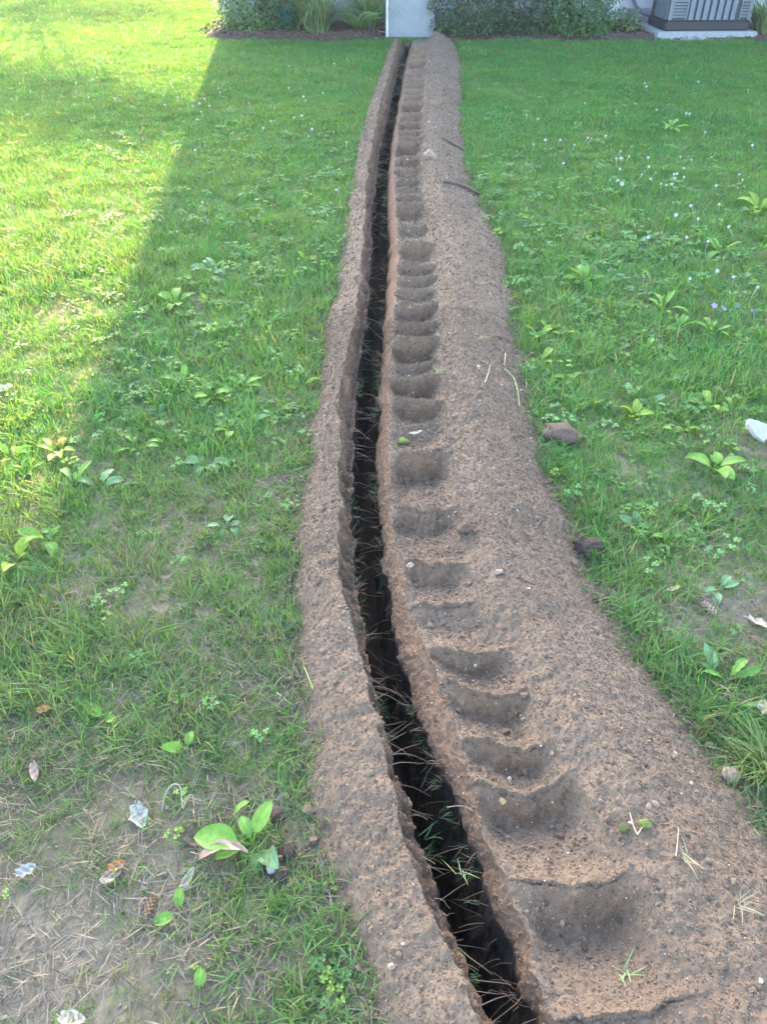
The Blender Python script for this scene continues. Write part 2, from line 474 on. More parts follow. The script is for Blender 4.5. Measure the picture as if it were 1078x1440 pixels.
# ------------------------------------------------------------------ lawn ground (one sheet with the slot of the trench)
def build_ground():
    ys = np.concatenate([np.linspace(-40, -2, 12), np.linspace(-1.6, 0.3, 20), spaced(0.35, 13.0, 0.03, 0.12, 8), np.linspace(13.2, 24, 30), np.linspace(26, 140, 24)])
    R = len(ys)
    u = np.linspace(0, 1, 90)
    op = ((ys > -1.7) & (ys < END_Y + 0.1)).astype(float)
    mid = (line(2, np.clip(ys, -1.6, 13)) + line(3, np.clip(ys, -1.6, 13))) / 2
    l = np.where(op > 0, line(0, np.clip(ys, -1.6, 13)) + 0.10, mid - 0.0005)
    r = np.where(op > 0, line(6, np.clip(ys, -1.6, 13)) - 0.12, mid + 0.0005)
    cl = (l[:, None] - 70 * (1 - u[None, :]) ** 4 - 3 * (1 - u[None, :]))
    cr = (r[:, None] + 70 * u[None, :] ** 4 + 3 * u[None, :])
    X = np.concatenate([cl, cr], 1); Y = np.repeat(ys[:, None], X.shape[1], 1)
    Z = ground_z(X, Y)
    n = X.shape[1]
    me = grid_mesh('ground', X, Y, Z, M_ground)
    # open the slot: delete the faces between the two halves where the trench runs
    bm = bmesh.new(); bm.from_mesh(me); bm.faces.ensure_lookup_table()
    kill = [bm.faces[i * (n - 1) + len(u) - 1] for i in range(R - 1) if op[i] and op[i + 1]]
    bmesh.ops.delete(bm, geom=kill, context='FACES_ONLY')
    bm.to_mesh(me); bm.free()
    at = me.attributes.new('cover', 'FLOAT', 'POINT')
    co = np.empty(len(me.vertices) * 3, np.float32); me.vertices.foreach_get('co', co); co = co.reshape(-1, 3)
    cov = np.clip(np.maximum(sstep(4.5, 9, co[:, 1]), sstep(2.2, 4.5, np.abs(co[:, 0]))), 0.0, 0.9)
    at.data.foreach_set('value', cov.astype(np.float32))
    tag(link('ground', me), kind='structure')
build_ground()

# ------------------------------------------------------------------ scattering (instances on points)
def scatter(name, coll, pos, rot, scl, idx, col, kind='stuff'):
    me = bpy.data.meshes.new(name)
    n = len(pos)
    me.vertices.add(n); me.vertices.foreach_set('co', np.asarray(pos, np.float32).ravel())
    def at(nm, typ, dat, key):
        a = me.attributes.new(nm, typ, 'POINT'); a.data.foreach_set(key, np.ascontiguousarray(dat).ravel())
    at('rot', 'FLOAT_VECTOR', np.asarray(rot, np.float32), 'vector')
    at('scl', 'FLOAT', np.asarray(scl, np.float32), 'value')
    at('idx', 'INT', np.asarray(idx, np.int32), 'value')
    c4 = np.ones((n, 4), np.float32); c4[:, :3] = col
    at('col', 'FLOAT_COLOR', c4, 'color')
    o = link(name, me)
    tag(o, kind=kind)
    ng = bpy.data.node_groups.new(name, 'GeometryNodeTree')
    ng.interface.new_socket('Geometry', in_out='INPUT', socket_type='NodeSocketGeometry')
    ng.interface.new_socket('Geometry', in_out='OUTPUT', socket_type='NodeSocketGeometry')
    N = ng.nodes; gi = N.new('NodeGroupInput'); go = N.new('NodeGroupOutput')
    ci = N.new('GeometryNodeCollectionInfo'); ci.inputs['Collection'].default_value = coll
    ci.inputs['Separate Children'].default_value = True; ci.inputs['Reset Children'].default_value = True
    ip = N.new('GeometryNodeInstanceOnPoints'); ip.inputs['Pick Instance'].default_value = True
    def na(nm, typ):
        a = N.new('GeometryNodeInputNamedAttribute'); a.data_type = typ; a.inputs['Name'].default_value = nm
        return a.outputs['Attribute']
    L = ng.links.new
    L(gi.outputs[0], ip.inputs['Points']); L(ci.outputs[0], ip.inputs['Instance'])
    L(na('idx', 'INT'), ip.inputs['Instance Index']); L(na('rot', 'FLOAT_VECTOR'), ip.inputs['Rotation']); L(na('scl', 'FLOAT'), ip.inputs['Scale'])
    L(ip.outputs[0], go.inputs[0])
    md = o.modifiers.new('scatter', 'NODES'); md.node_group = ng
    return o

def template(cname, meshes):
    c = bpy.data.collections.new(cname)
    for i, me in enumerate(meshes):
        c.objects.link(bpy.data.objects.new('%s_%02d' % (cname, i), me))
    return c

def blade(mb, x, y, az, h, w, lean, curl, seg, tone):
    """one grass blade: a strip bent over"""
    vs, fs = [], []
    d = np.array([math.cos(az), math.sin(az)]); s = np.array([-d[1], d[0]])
    th = lean; px, pz = 0.0, 0.0
    for i in range(seg + 1):
        t = i / seg
        ww = w * 0.5 * (1 - t ** 1.8) * (0.75 + 0.5 * min(1, t * 3)) + 0.0002
        c = np.array([x, y]) + d * px
        vs.append((c[0] - s[0] * ww, c[1] - s[1] * ww, pz)); vs.append((c[0] + s[0] * ww, c[1] + s[1] * ww, pz + 0.0004))
        px += math.sin(th) * h / seg; pz += math.cos(th) * h / seg; th += curl / seg
    for i in range(seg):
        fs.append((2 * i, 2 * i + 1, 2 * i + 3, 2 * i + 2))
    mb.add(vs, fs, tone)

def tuft(n, rad, h0, h1, w, seg, lean=(0.2, 1.15), curl=(0.2, 1.2), mat=None):
    mb = MB()
    for _ in range(n):
        a = random.uniform(0, 2 * PI); r = rad * math.sqrt(random.random())
        blade(mb, r * math.cos(a), r * math.sin(a), random.uniform(0, 2 * PI), random.uniform(h0, h1), w * random.uniform(0.7, 1.25),
              random.uniform(*lean), random.uniform(*curl), seg, min(1, max(0, random.gauss(0.45, 0.22))))
    return mb.mesh('tuft', mat)

def clover_leaflet(mb, base, az, r, tilt, tone):
    c, s = math.cos(az), math.sin(az)
    pts = [(0, 0), (0.45, 0.42), (0.95, 0.40), (0.88, 0), (0.95, -0.40), (0.45, -0.42)]
    vs = []
    for (u, v) in pts:
        zz = abs(v) * 0.35 * r + u * r * tilt
        vs.append((base[0] + r * (u * c - v * s), base[1] + r * (u * s + v * c), base[2] + zz))
    mb.add(vs, [(0, 3, 2, 1), (0, 5, 4, 3)], tone)

def clover(n, rad, h, r):
    mb = MB()
    for _ in range(n):
        a = random.uniform(0, 2 * PI); q = rad * math.sqrt(random.random())
        b = (q * math.cos(a), q * math.sin(a), h * random.uniform(0.5, 1.1)); a0 = random.uniform(0, 2 * PI); tn = random.uniform(0.25, 0.85)
        mb.tube([(b[0] * 0.6, b[1] * 0.6, 0), b], 0.0007, 3, c=0.4)
        rr = r * random.uniform(0.75, 1.2)
        for k in range(3):
            clover_leaflet(mb, b, a0 + k * 2.09, rr, random.uniform(-0.35, 0.25), tn)
    return mb.mesh('clover', M_clover)

T_near = template('lawn_tuft', [tuft(9, 0.022, 0.030, 0.068, 0.0024, 4, mat=M_grass) for _ in range(7)] +
                  [tuft(6, 0.030, 0.05, 0.095, 0.0030, 5, (0.3, 1.0), (0.4, 1.5), M_grass) for _ in range(3)])
T_far = template('lawn_clump', [tuft(26, 0.07, 0.035, 0.065, 0.0052, 3, mat=M_grass) for _ in range(6)])
T_straw = template('thatch', [tuft(9, 0.035, 0.014, 0.050, 0.0014, 3, (1.25, 1.62), (-0.25, 0.25), M_straw) for _ in range(5)])
T_clover = template('ground_cover', [clover(6, 0.03, 0.04, 0.0095) for _ in range(3)] + [clover(5, 0.035, 0.045, 0.014) for _ in range(3)])

BARE = [(30, 1060, .12, .5), (110, 1150, .10, .35), (60, 1330, .30, 1.0), (140, 1200, .20, .75), (210, 1265, .13, .8), (40, 1120, .17, .6), (190, 1400, .24, .7), (300, 1140, .10, .5), (0, 1230, .2, .8),
        (95, 445, .18, .55), (1050, 860, .20, .75), (1078, 640, .25, .55), (1060, 960, .10, .5), (390, 690, .12, .5), (420, 610, .12, .5), (240, 790, .30, .35),
        (300, 900, .25, .25), (900, 900, .12, .35), (410, 1180, .08, .5), (500, 1420, .12, .3), (150, 330, .2, .3), (1000, 800, .12, .3)]
def bare(x, y):
    b = 0
    for px, py, r, s in BARE:
        g = G(px, py); b = np.maximum(b, s * np.exp(-((x - g[0]) ** 2 + (y - g[1]) ** 2) / (r * r)))
    n = perlin(x * 3.1, y * 3.1, x * 0 + 2.2) * 0.5 + perlin(x * 9, y * 9, x * 0 + 6.1) * 0.55
    return np.clip(b * 1.1 + n * (0.16 + 0.5 * b) - 0.06, 0, 1)

BED_Y = 12.32
def off_lawn(x, y, pad=0.0):
    """true where no lawn grows: on the soil, in the beds, under the house"""
    yc = np.clip(y, -1.6, 13)
    soil = (x > edge_l(yc) - pad) & (x < edge_r(yc) + pad) & (y < END_Y + 0.12)
    bed = (y > BED_Y + 0.06 * perlin(x * 2.3, y * 0) + np.where(x < -1.9, (-1.9 - x) * 0.55, 0)) & (x > -2.62) 
    return soil | bed

GREEN = np.array([0.088, 0.222, 0.060])
def worn(x, y):
    return sstep(2.5, 1.5, y + 0.35 * perlin(x * 2.6, y * 2.6, x * 0 + 5.5)) * np.where(x < 0.2, 1.0, 0.45)
def grass_colour(x, y, n):
    hue = perlin(x * 1.3, y * 1.3, x * 0 + 8.8); h2 = perlin(x * 6, y * 6, x * 0 + 4.4)
    c = np.tile(GREEN, (n, 1))
    c[:, 0] *= 1 + 0.28 * hue + 0.22 * h2 + rng.normal(0, 0.16, n)
    c[:, 1] *= 1 + 0.10 * hue + 0.18 * h2 + rng.normal(0, 0.13, n)
    c[:, 2] *= 1 + 0.25 * h2 + rng.normal(0, 0.2, n)
    wn_ = (worn(x, y) * 0.40)[:, None]
    c = c * (1 - wn_) + np.array([0.118, 0.168, 0.072]) * rng.uniform(.75, 1.25, (n, 1)) * wn_
    dry = rng.random(n) < 0.04 + 0.22 * bare(x, y)
    c[dry] = np.array([0.20, 0.195, 0.12]) * rng.uniform(0.7, 1.3, (dry.sum(), 1))
    return np.clip(c, 0.01, 0.6)

def lawn_points(x0, x1, y0, y1, dens):
    n = int((x1 - x0) * (y1 - y0) * dens)
    x = rng.uniform(x0, x1, n); y = rng.uniform(y0, y1, n)
    k = ~off_lawn(x, y, -0.10 * rng.random(n) ** 2.4); return x[k], y[k]

def frame_side(y):
    return 0.62 * np.sqrt(np.clip(y, 0, 99) ** 2 + H * H) * 0.85 + 0.5

P = {'pos': [], 'rot': [], 'scl': [], 'col': [], 'idx': []}
def lay(zone, dens, nidx, s0, s1, shift=0.0):
    x, y = lawn_points(*zone, dens)
    k = np.abs(x) < frame_side(y) + 0.8
    x, y = x[k], y[k]
    b = bare(x, y)
    k = (rng.random(len(x)) > b * 0.88) & (rng.random(len(x)) > 0.05 * worn(x, y))
    x, y, b = x[k], y[k], b[k]
    n = len(x)
    clump = 1 + 0.30 * perlin(x * 5, y * 5, x * 0 + 1.1) + 0.22 * perlin(x * 1.1, y * 1.1, x * 0 + 3.1)
    P['pos'].append(np.stack([x, y, ground_z(x, y) - 0.003], 1))
    P['rot'].append(np.stack([rng.normal(0, 0.15, n), rng.normal(0, 0.15, n), rng.uniform(0, 6.283, n)], 1))
    P['scl'].append(np.clip(rng.uniform(s0, s1, n) * clump * (1 - 0.35 * b) * (1 - 0.12 * worn(x, y)), 0.3, 2))
    P['col'].append(grass_colour(x, y, n)); P['idx'].append(rng.integers(0, nidx, n))
def flush(name, coll, kind='stuff'):
    o = scatter(name, coll, *[np.concatenate(P[k]) for k in ('pos', 'rot', 'scl', 'idx', 'col')], kind)
    for k in P: P[k] = []
    return o
lay((-2.4, 2.4, 0.2, 2.7), 3300, 10, 0.65, 1.1)
lay((-3.4, 3.4, 2.7, 6.0), 2500, 10, 0.75, 1.2)
tag(flush('grass', T_near), 'short green lawn grass either side of the trench', kind='stuff')
lay((-5.5, 5.5, 6.0, 9.5), 1000, 6, 0.75, 1.15)
lay((-12, 8.5, 9.5, 20), 480, 6, 0.9, 1.35)
tag(flush('far_grass', T_far), 'lawn grass running back to the house', kind='stuff')

# thatch and dry straw
x, y = lawn_points(-2.4, 2.4, 0.2, 3.2, 1500); b = bare(x, y)
k = rng.random(len(x)) < 0.14 + 0.42 * b + 0.20 * worn(x, y)
x, y = x[k], y[k]; n = len(x)
x2, y2 = lawn_points(-3.2, 3.2, 3.2, 6.5, 400); n2 = len(x2)
x, y = np.concatenate([x, x2]), np.concatenate([y, y2]); n = len(x)
sc = np.array([0.215, 0.182, 0.132])[None] * rng.uniform(0.45, 1.25, (n, 1))
grey = rng.random(n) < 0.3; sc[grey] *= np.array([0.85, 0.92, 1.08])
tag(scatter('dry_grass', T_straw, np.stack([x, y, ground_z(x, y) + rng.uniform(0.001, 0.012, n)], 1),
        np.stack([rng.normal(0, 0.1, n), rng.normal(0, 0.1, n), rng.uniform(0, 6.28, n)], 1), rng.uniform(0.6, 1.3, n), rng.integers(0, 5, n), sc), 'dry straw thatch lying between the grass', kind='stuff')

# clover and other low broad leaves
PATCH = [(900, 430, .9, 1), (1000, 480, .7, .8), (850, 350, .8, .9), (780, 470, .35, .9), (1020, 380, .8, .7), (800, 560, .3, .7), (960, 640, .35, .5), (870, 700, .25, .5), (900, 250, 1.4, .3),
         (760, 260, .8, .6), (300, 450, .7, .7), (330, 560, .45, .6), (420, 300, .9, .8), (360, 380, .5, .6), (200, 480, .4, .5), (180, 250, 1.3, .04), (450, 1370, .12, .35), (330, 1400, .1, .2), (70, 560, .5, .12), (30, 760, .2, .3),
         (940, 700, .3, .5), (1000, 820, .15, .4), (760, 520, .2, .8), (1000, 560, .3, .6), (300, 200, 1.2, .25), (850, 150, 2, .2)]
x, y = lawn_points(-4.5, 5, 0.3, 9.5, 640)
den = np.zeros(len(x)) + 0.05
for px, py, r, s in PATCH:
    g = G(px, py); den = np.maximum(den, s * np.exp(-((x - g[0]) ** 2 + (y - g[1]) ** 2) / (r * r)))
den *= np.clip(0.55 + 1.1 * perlin(x * 4, y * 4, x * 0 + 7.7), 0.05, 1.2)
k = rng.random(len(x)) < den * 0.85
x, y = x[k], y[k]; n = len(x)
cc = np.array([0.105, 0.235, 0.080])[None] * rng.uniform(0.75, 1.3, (n, 1)); yl = rng.random(n) < 0.2; cc[yl] *= np.array([1.5, 1.2, 0.7])
tag(scatter('clover_cover', T_clover, np.stack([x, y, ground_z(x, y)], 1), np.stack([rng.normal(0, .15, n), rng.normal(0, .15, n), rng.uniform(0, 6.28, n)], 1),
        rng.uniform(0.5, 1.0, n) * (0.62 + 0.13 * np.clip(y, 0, 4.5)), rng.integers(0, 6, n), cc), 'low clover and small broad leaves among the grass', kind='stuff')

# ------------------------------------------------------------------ soil crumbs
def rock_mesh(seed, mat, sub=1, rough=0.35, sq=(1, 1, 1)):
    bm = bmesh.new(); bmesh.ops.create_icosphere(bm, subdivisions=sub, radius=1.0)
    co = np.array([v.co[:] for v in bm.verts])
    d = 1 + rough * perlin(co[:, 0] * 1.1 + seed * 3.1, co[:, 1] * 1.1 + seed, co[:, 2] * 1.1) + rough * 0.5 * perlin(co[:, 0] * 3 + seed, co[:, 1] * 3, co[:, 2] * 3 + 2)
    co = co * d[:, None] * np.array(sq)
    for v, c in zip(bm.verts, co): v.co = c
    me = bpy.data.meshes.new('clod'); bm.to_mesh(me); bm.free()
    if mat: me.materials.append(mat)
    return me
T_crumb = template('crumb', [rock_mesh(i, M_crumb, 1, 0.6, (1, random.uniform(.7, 1), random.uniform(.55, .9))) for i in range(8)])

def crumbs(X, Y, Z, SI, n, size, segs, rough_pick=None):
    ok = np.isin(SI, segs)
    jj = np.where(ok)[0]
    i = rng.integers(0, X.shape[0] - 1, n); j = rng.choice(jj, n)
    return np.stack([X[i, j], Y[i, j], Z[i, j]], 1), i, j

def area_pick(X, Y, Z, SI, n, segs, y0, y1):
    rows = np.where((Y[:, 0] > y0) & (Y[:, 0] < y1))[0][:-1]
    cols = np.where(np.isin(SI, segs))[0]; cols = cols[cols < X.shape[1] - 1]
    Xs = X[np.ix_(rows, cols)]; dx = np.hypot(X[np.ix_(rows, cols + 1)] - Xs, Z[np.ix_(rows, cols + 1)] - Z[np.ix_(rows, cols)]); dz = Z[np.ix_(rows + 1, cols)] - Z[np.ix_(rows, cols)]
    dy = (Y[rows + 1, 0] - Y[rows, 0])[:, None]
    w = (np.abs(dx) * np.hypot(dy, dz)).ravel(); w /= w.sum()
    q = rng.choice(len(w), n, p=w); r = rows[q // len(cols)]; c = cols[q % len(cols)]
    f = rng.random((n, 2))
    p = np.stack([X[r, c] + (X[r, c + 1] - X[r, c]) * f[:, 0], Y[r, c] + (Y[r + 1, c] - Y[r, c]) * f[:, 1], Z[r, c] + (Z[r, c + 1] - Z[r, c]) * f[:, 0] + (Z[r + 1, c] - Z[r, c]) * f[:, 1]], 1)
    return p
pp, ss = [], []
for (g, n, s, segs, y0, y1) in ((0, 70000, 0.0014, (0, 6, 7), 0.3, 1.7), (0, 16000, 0.0021, (0, 6, 7), 0.3, 1.9), (0, 60000, 0.0021, (0, 6, 7), 1.7, 3.4), (0, 26000, 0.0018, (1, 5), 0.3, 3.4), (0, 420, 0.0065, (0, 7), 0.3, 3.4),
                                (0, 900, 0.0040, (0, 7), 0.3, 3.4), (1, 26000, 0.0034, (0, 6, 7), 3.4, 7.5), (1, 9000, 0.005, (0, 7), 7.5, 12.3), (0, 90, 0.007, (0, 7), 0.4, 3.4)):
    p = area_pick(*((XN, YNg, ZN, SIN) if g == 0 else (XF, YFg, ZF, SIF)), n, segs, y0, y1)
    pp.append(p); ss.append(s * np.exp(rng.normal(0, 0.42, n)))
# crumbs fallen to the foot of each step wall
for k in range(len(WALLS)):
    if WH[k] > 0.03 and WY[k] < 5.5:
        m = int(70 + 900 * WH[k]); v = rng.uniform(.05, .95, m); yy_ = WY[k] - WS[k] * 1.9 * (1 - (2 * v - 1) ** 2) - (0.05 + .35 * WH[k]) * rng.uniform(.45, 1.5, m)
        Xg, Yg, Zg = (XN, YNg, ZN) if WY[k] < 3.3 else (XF, YFg, ZF)
        cs = np.where((SIN if WY[k] < 3.3 else SIF) == 6)[0]; r_ = np.clip(np.searchsorted(Yg[:, 0], yy_), 0, len(Yg) - 1); c_ = cs[(v * (len(cs) - 1)).astype(int)]
        pp.append(np.stack([Xg[r_, c_], Yg[r_, c_], Zg[r_, c_]], 1)); ss.append(0.0026 * (1 + .1 * WY[k]) * np.exp(rng.normal(0, 0.5, m)))
# clods along the foot of the banks
m = 420; y = rng.uniform(0.3, 7, m); sd_ = rng.random(m) < 0.4
x = np.where(sd_, edge_l(y) + rng.normal(0.005, 0.03, m), edge_r(y) + rng.normal(-0.01, 0.04, m))
pp.append(np.stack([x, y, ground_z(x, y) + 0.006], 1)); ss.append(0.0065 * np.exp(rng.normal(0, 0.35, m)))
# crumbs that rolled out onto the grass along both edges
n = 14000; y = rng.uniform(0.3, 8, n); sd_ = rng.random(n) < 0.5
x = np.where(sd_, edge_l(y) - np.abs(rng.normal(0, 0.055, n)) + .03, edge_r(y) + np.abs(rng.normal(0, 0.07, n)) - .04)
pp.append(np.stack([x, y, ground_z(x, y) + 0.004], 1)); ss.append(0.0026 * np.exp(rng.normal(0, 0.6, n)))
pp = np.concatenate(pp); ss = np.clip(np.concatenate(ss), 0.001, 0.02); n = len(pp)
cc = np.array([0.156, 0.114, 0.081])[None] * np.exp(rng.normal(0, 0.22, (n, 1)))
pale = rng.random(n) < 0.006; cc[pale] = np.array([0.50, 0.44, 0.36]) * rng.uniform(0.7, 1.2, (pale.sum(), 1))
ss = ss * 0.88; pp[:, 2] += ss * 0.15
# grit on the worn turf
x, y = lawn_points(-2.2, 2.2, 0.25, 3.0, 5200); b = bare(x, y); k = rng.random(len(x)) < 0.10 + 0.9 * b
x, y = x[k], y[k]; m = len(x); s2 = 0.0016 * np.exp(rng.normal(0, 0.5, m))
pp = np.concatenate([pp, np.stack([x, y, ground_z(x, y) + s2 * .3], 1)]); ss = np.concatenate([ss, s2]); n = len(pp)
cc = np.concatenate([cc, np.array([0.19, 0.165, 0.135])[None] * np.exp(rng.normal(0, 0.35, (m, 1)))])
tag(scatter('soil_crumbs', T_crumb, pp, rng.uniform(0, 6.28, (n, 3)), ss, rng.integers(0, 8, n), np.clip(cc, 0.02, 0.7)), 'loose crumbs and grit on the dug soil', kind='stuff')

# ------------------------------------------------------------------ grass fringe and roots in the trench
T_fringe = template('fringe', [tuft(6, 0.018, 0.03, 0.075, 0.0018, 4, (0.0, 0.5), (0.3, 1.2), M_fringe) for _ in range(5)])
pos, rot, scl, col = [], [], [], []
for side in (0, 1):
    n = 320
    y = np.concatenate([rng.uniform(0.35, 3.4, n // 2), rng.uniform(3.4, 11.8, n // 2)])
    k = perlin(y * 5, y * 0 + side * 9) + 0.35 * perlin(y * 21, y * 0 + 4) > -0.02
    y = y[k]; n = len(y)
    x = line(2, y) + rng.uniform(-0.012, 0.008, n) if side == 0 else line(3, y) + rng.uniform(-0.006, 0.010, n)
    pos.append(np.stack([x, y, rng.uniform(-0.06, 0.018, n)], 1))
    rot.append(np.stack([rng.normal(0, 0.3, n), (1 if side == 0 else -1) * rng.uniform(0.6, 1.7, n), rng.normal(0, 0.4, n)], 1))
    scl.append(rng.uniform(0.4, 0.95, n) * (1 + 0.05 * y))
    c = np.tile(np.array([0.05, 0.105, 0.045]), (n, 1)) * rng.uniform(0.6, 1.5, (n, 1)); d = rng.random(n) < 0.45; c[d] = np.array([0.14, 0.11, 0.075]) * rng.uniform(0.6, 1.3, (d.sum(), 1))
    col.append(c)
n = sum(len(p) for p in pos)
tag(scatter('trench_fringe', T_fringe, np.concatenate(pos), np.concatenate(rot), np.concatenate(scl), rng.integers(0, 5, n), np.concatenate(col)), 'cut turf grass hanging over the trench lips', kind='stuff')

mb = MB()
for i in range(420):
    y = 0.4 + 11 * random.random() ** 2.0
    xl, xr = float(line(2, y)), float(line(3, y))
    left = random.random() < 0.5
    z0 = random.uniform(-0.13, 0.005)
    p = Vector((xl - 0.012, y, z0)) if left else Vector((xr + 0.012, y, z0))
    d = Vector((1 if left else -1, random.uniform(-0.8, 0.8), random.uniform(-0.5, 0.35)))
    L = random.uniform(0.02, 0.12); pts = [p]
    for k in range(4):
        d += Vector((random.uniform(-.5, .5), random.uniform(-.5, .5), random.uniform(-.5, .2))) * 0.6
        pts.append(pts[-1] + d.normalized() * L / 4)
    mb.tube(pts, random.uniform(0.0005, 0.0013) * (1 + 0.06 * y), 3, 0.4)
tag(mb.build('root_threads', M_root), 'thin cut roots sticking out of the trench walls', kind='stuff')

# ================================================================== background: house, beds, shrubs
M_wall = plain('painted_siding', (0.42, 0.42, 0.46), 0.6, 0.03, 3)
M_conc = plain('pale_concrete', (0.26, 0.275, 0.295), 0.85, 0.07, 9, 0.004)
M_pad = plain('concrete_pad', (0.27, 0.28, 0.29), 0.9, 0.12, 14, 0.004)
M_trim = plain('white_trim', (0.62, 0.62, 0.62), 0.5, 0.03, 5)
M_roof = plain('roof_shingle', (0.10, 0.095, 0.09), 0.9, 0.2, 20)
M_glass = plain('window_glass', (0.03, 0.035, 0.04), 0.08, 0.05, 3, spec=0.6)
M_unit = plain('grey_sheet_metal', (0.125, 0.145, 0.175), 0.45, 0.05, 6, spec=0.5)
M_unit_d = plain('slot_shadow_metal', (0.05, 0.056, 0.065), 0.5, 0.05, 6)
M_base = plain('black_plastic_base', (0.022, 0.023, 0.026), 0.5, 0.1, 12)
M_mulch = plain('bark_mulch', (0.085, 0.058, 0.045), 0.95, 0.35, 45, 0.02)
M_teal = plain('teal_glaze', (0.02, 0.20, 0.26), 0.3, 0.1, 8, spec=0.5)
M_bark = plain('bark', (0.11, 0.085, 0.065), 0.9, 0.3, 12, 0.01)

HX0, HX1, HY0, HY1 = -2.40, 11.0, 13.75, 22.5
house = empty('house', (HX0, HY0, 0), 0, 'pale painted house wall beyond the shrub bed', 'house')
def hpart(name, fn, mat):
    mb = MB(); fn(mb)
    mb.v = [(a - HX0, b - HY0, c) for a, b, c in mb.v]
    return mb.build(name, mat, house)
hpart('foundation', lambda m: m.box(HX0, HX1, HY0, HY1, -0.3, 0.22), M_conc)
def walls(m):
    m.box(HX0 + .02, HX1 - .02, HY0 + .02, HY1 - .02, 0.22, 5.6)
    ym = (HY0 + HY1) / 2
    for x in (HX0 + .02, HX1 - .02):
        m.add([(x, HY0 + .02, 5.6), (x, HY1 - .02, 5.6), (x, ym, 8.9)], [(0, 1, 2)])
hpart('wall', walls, M_wall)
def roof(m):
    ym = (HY0 + HY1) / 2
    for s, y0 in ((-1, HY0 - .45), (1, HY1 + .45)):
        vs = [(HX0 - .25, y0, 5.36), (HX1 + .25, y0, 5.36), (HX1 + .25, ym, 9.02), (HX0 - .25, ym, 9.02)]
        vs += [(a, b, c + 0.14) for a, b, c in vs]
        m.add(vs, [(0, 1, 2, 3), (4, 7, 6, 5), (0, 4, 5, 1), (1, 5, 6, 2), (2, 6, 7, 3), (3, 7, 4, 0)])
hpart('roof', roof, M_roof)
for z in np.arange(0.26, 5.5, 0.13):
    hpart('siding_board', lambda m: m.add([(HX0 - .004, HY0 + .016, z + .128), (HX1 + .004, HY0 + .016, z + .128), (HX1 + .004, HY0 - .004, z), (HX0 - .004, HY0 - .004, z)], [(0, 3, 2, 1)]), M_wall)
pier = hpart('entry_pier', lambda m: m.box(0.07, 0.72, 12.86, 13.745, -0.2, 2.6), M_conc)
mb = MB(); mb.box(0.035 - HX0, 0.068 - HX0, 12.83 - HY0, 13.74 - HY0, -0.2, 2.62); mb.build('corner_strip', M_trim, pier)
hpart('downspout', lambda m: m.box(3.36, 3.50, HY0 - .12, HY0 - .03, 0.12, 5.3), M_trim)
hpart('corner_board', lambda m: m.box(HX0 - .03, HX0 + .1, HY0 - .035, HY0 - .008, 0.22, 5.5), M_trim)
for xw in (1.6, 4.6, 7.6):
    w = hpart('window', lambda m: m.box(xw, xw + .9, HY0 - .05, HY0 - .012, 1.1, 2.5), M_trim)
    mb = MB(); mb.box(xw - HX0 + .07, xw - HX0 + .83, -.058, -.051, 1.17, 2.43); mb.build('pane', M_glass, w)

# mulch beds
def bed(name, x0, x1, y0, y1, h, label):
    n, m = 60, int((x1 - x0) * 22)
    a, b = np.linspace(0, 1, n), np.linspace(0, 1, m)
    X = np.repeat((x0 + (x1 - x0) * b)[None], n, 0); front = y0 + 0.05 * perlin(X * 2.3, X * 0) + np.where(X < -1.9, np.maximum(-1.9 - X, 0) ** 1.3 * 0.55, 0)
    Y = front + (y1 - front) * a[:, None]
    e = np.minimum(np.minimum(a[:, None] / 0.15, 1), np.minimum((X - x0) / 0.25, (x1 - X) / 0.25)).clip(0, 1)
    Z = -0.04 + (h + 0.04) * e ** 0.6 + 0.02 * perlin(X * 9, Y * 9) + 0.012 * perlin(X * 28, Y * 28)
    tag(link(name, grid_mesh(name, X, Y, Z, M_mulch)), kind='structure')
bed('mulch_bed', -2.62, 0.03, BED_Y, HY0 + .02, 0.10, '')
bed('mulch_bed', 0.73, 9.0, BED_Y + .02, HY0 + .02, 0.07, '')
T_chip = template('chip', [rock_mesh(30 + i, M_crumb, 1, 0.4, (1, 0.35, 0.2)) for i in range(4)])
n = 2600
x = np.concatenate([rng.uniform(-2.6, 0.0, 1300), rng.uniform(0.78, 6.5, 1300)]); y = BED_Y + rng.random(n) ** 1.3 * 1.2 + np.where(x < -1.9, np.maximum(-1.9 - x, 0) * 0.5, 0)
cc = np.array([0.12, 0.082, 0.066])[None] * rng.uniform(0.5, 1.6, (n, 1))
tag(scatter('mulch_chips', T_chip, np.stack([x, y, np.where(x < 0, .095, .065) * np.minimum(1, ((y - BED_Y) / .2).clip(0.05, 1)) ** .6 + .008], 1), rng.normal(0, .4, (n, 3)) + np.stack([0 * x, 0 * x, rng.uniform(0, 6, n)], 1),
        rng.uniform(0.012, 0.035, n), rng.integers(0, 4, n), cc), 'shredded bark chips covering the beds', kind='stuff')

# shrubs
def leafy(mb, p, L, w, dirv, tone):
    d = Vector(dirv).normalized(); s = d.cross(Vector((random.gauss(0, .4), random.gauss(0, .4), 1)))
    if s.length < 1e-3: s = Vector((1, 0, 0))
    s.normalize(); u = s.cross(d)
    p = Vector(p)
    mb.add([p, p + d * L * .5 + s * w * .5 - u * L * .06, p + d * L - u * L * .12, p + d * L * .5 - s * w * .5 - u * L * .06, p + d * L * .5 + u * 0.0], [(0, 1, 4), (1, 2, 4), (2, 3, 4), (3, 0, 4)], tone)

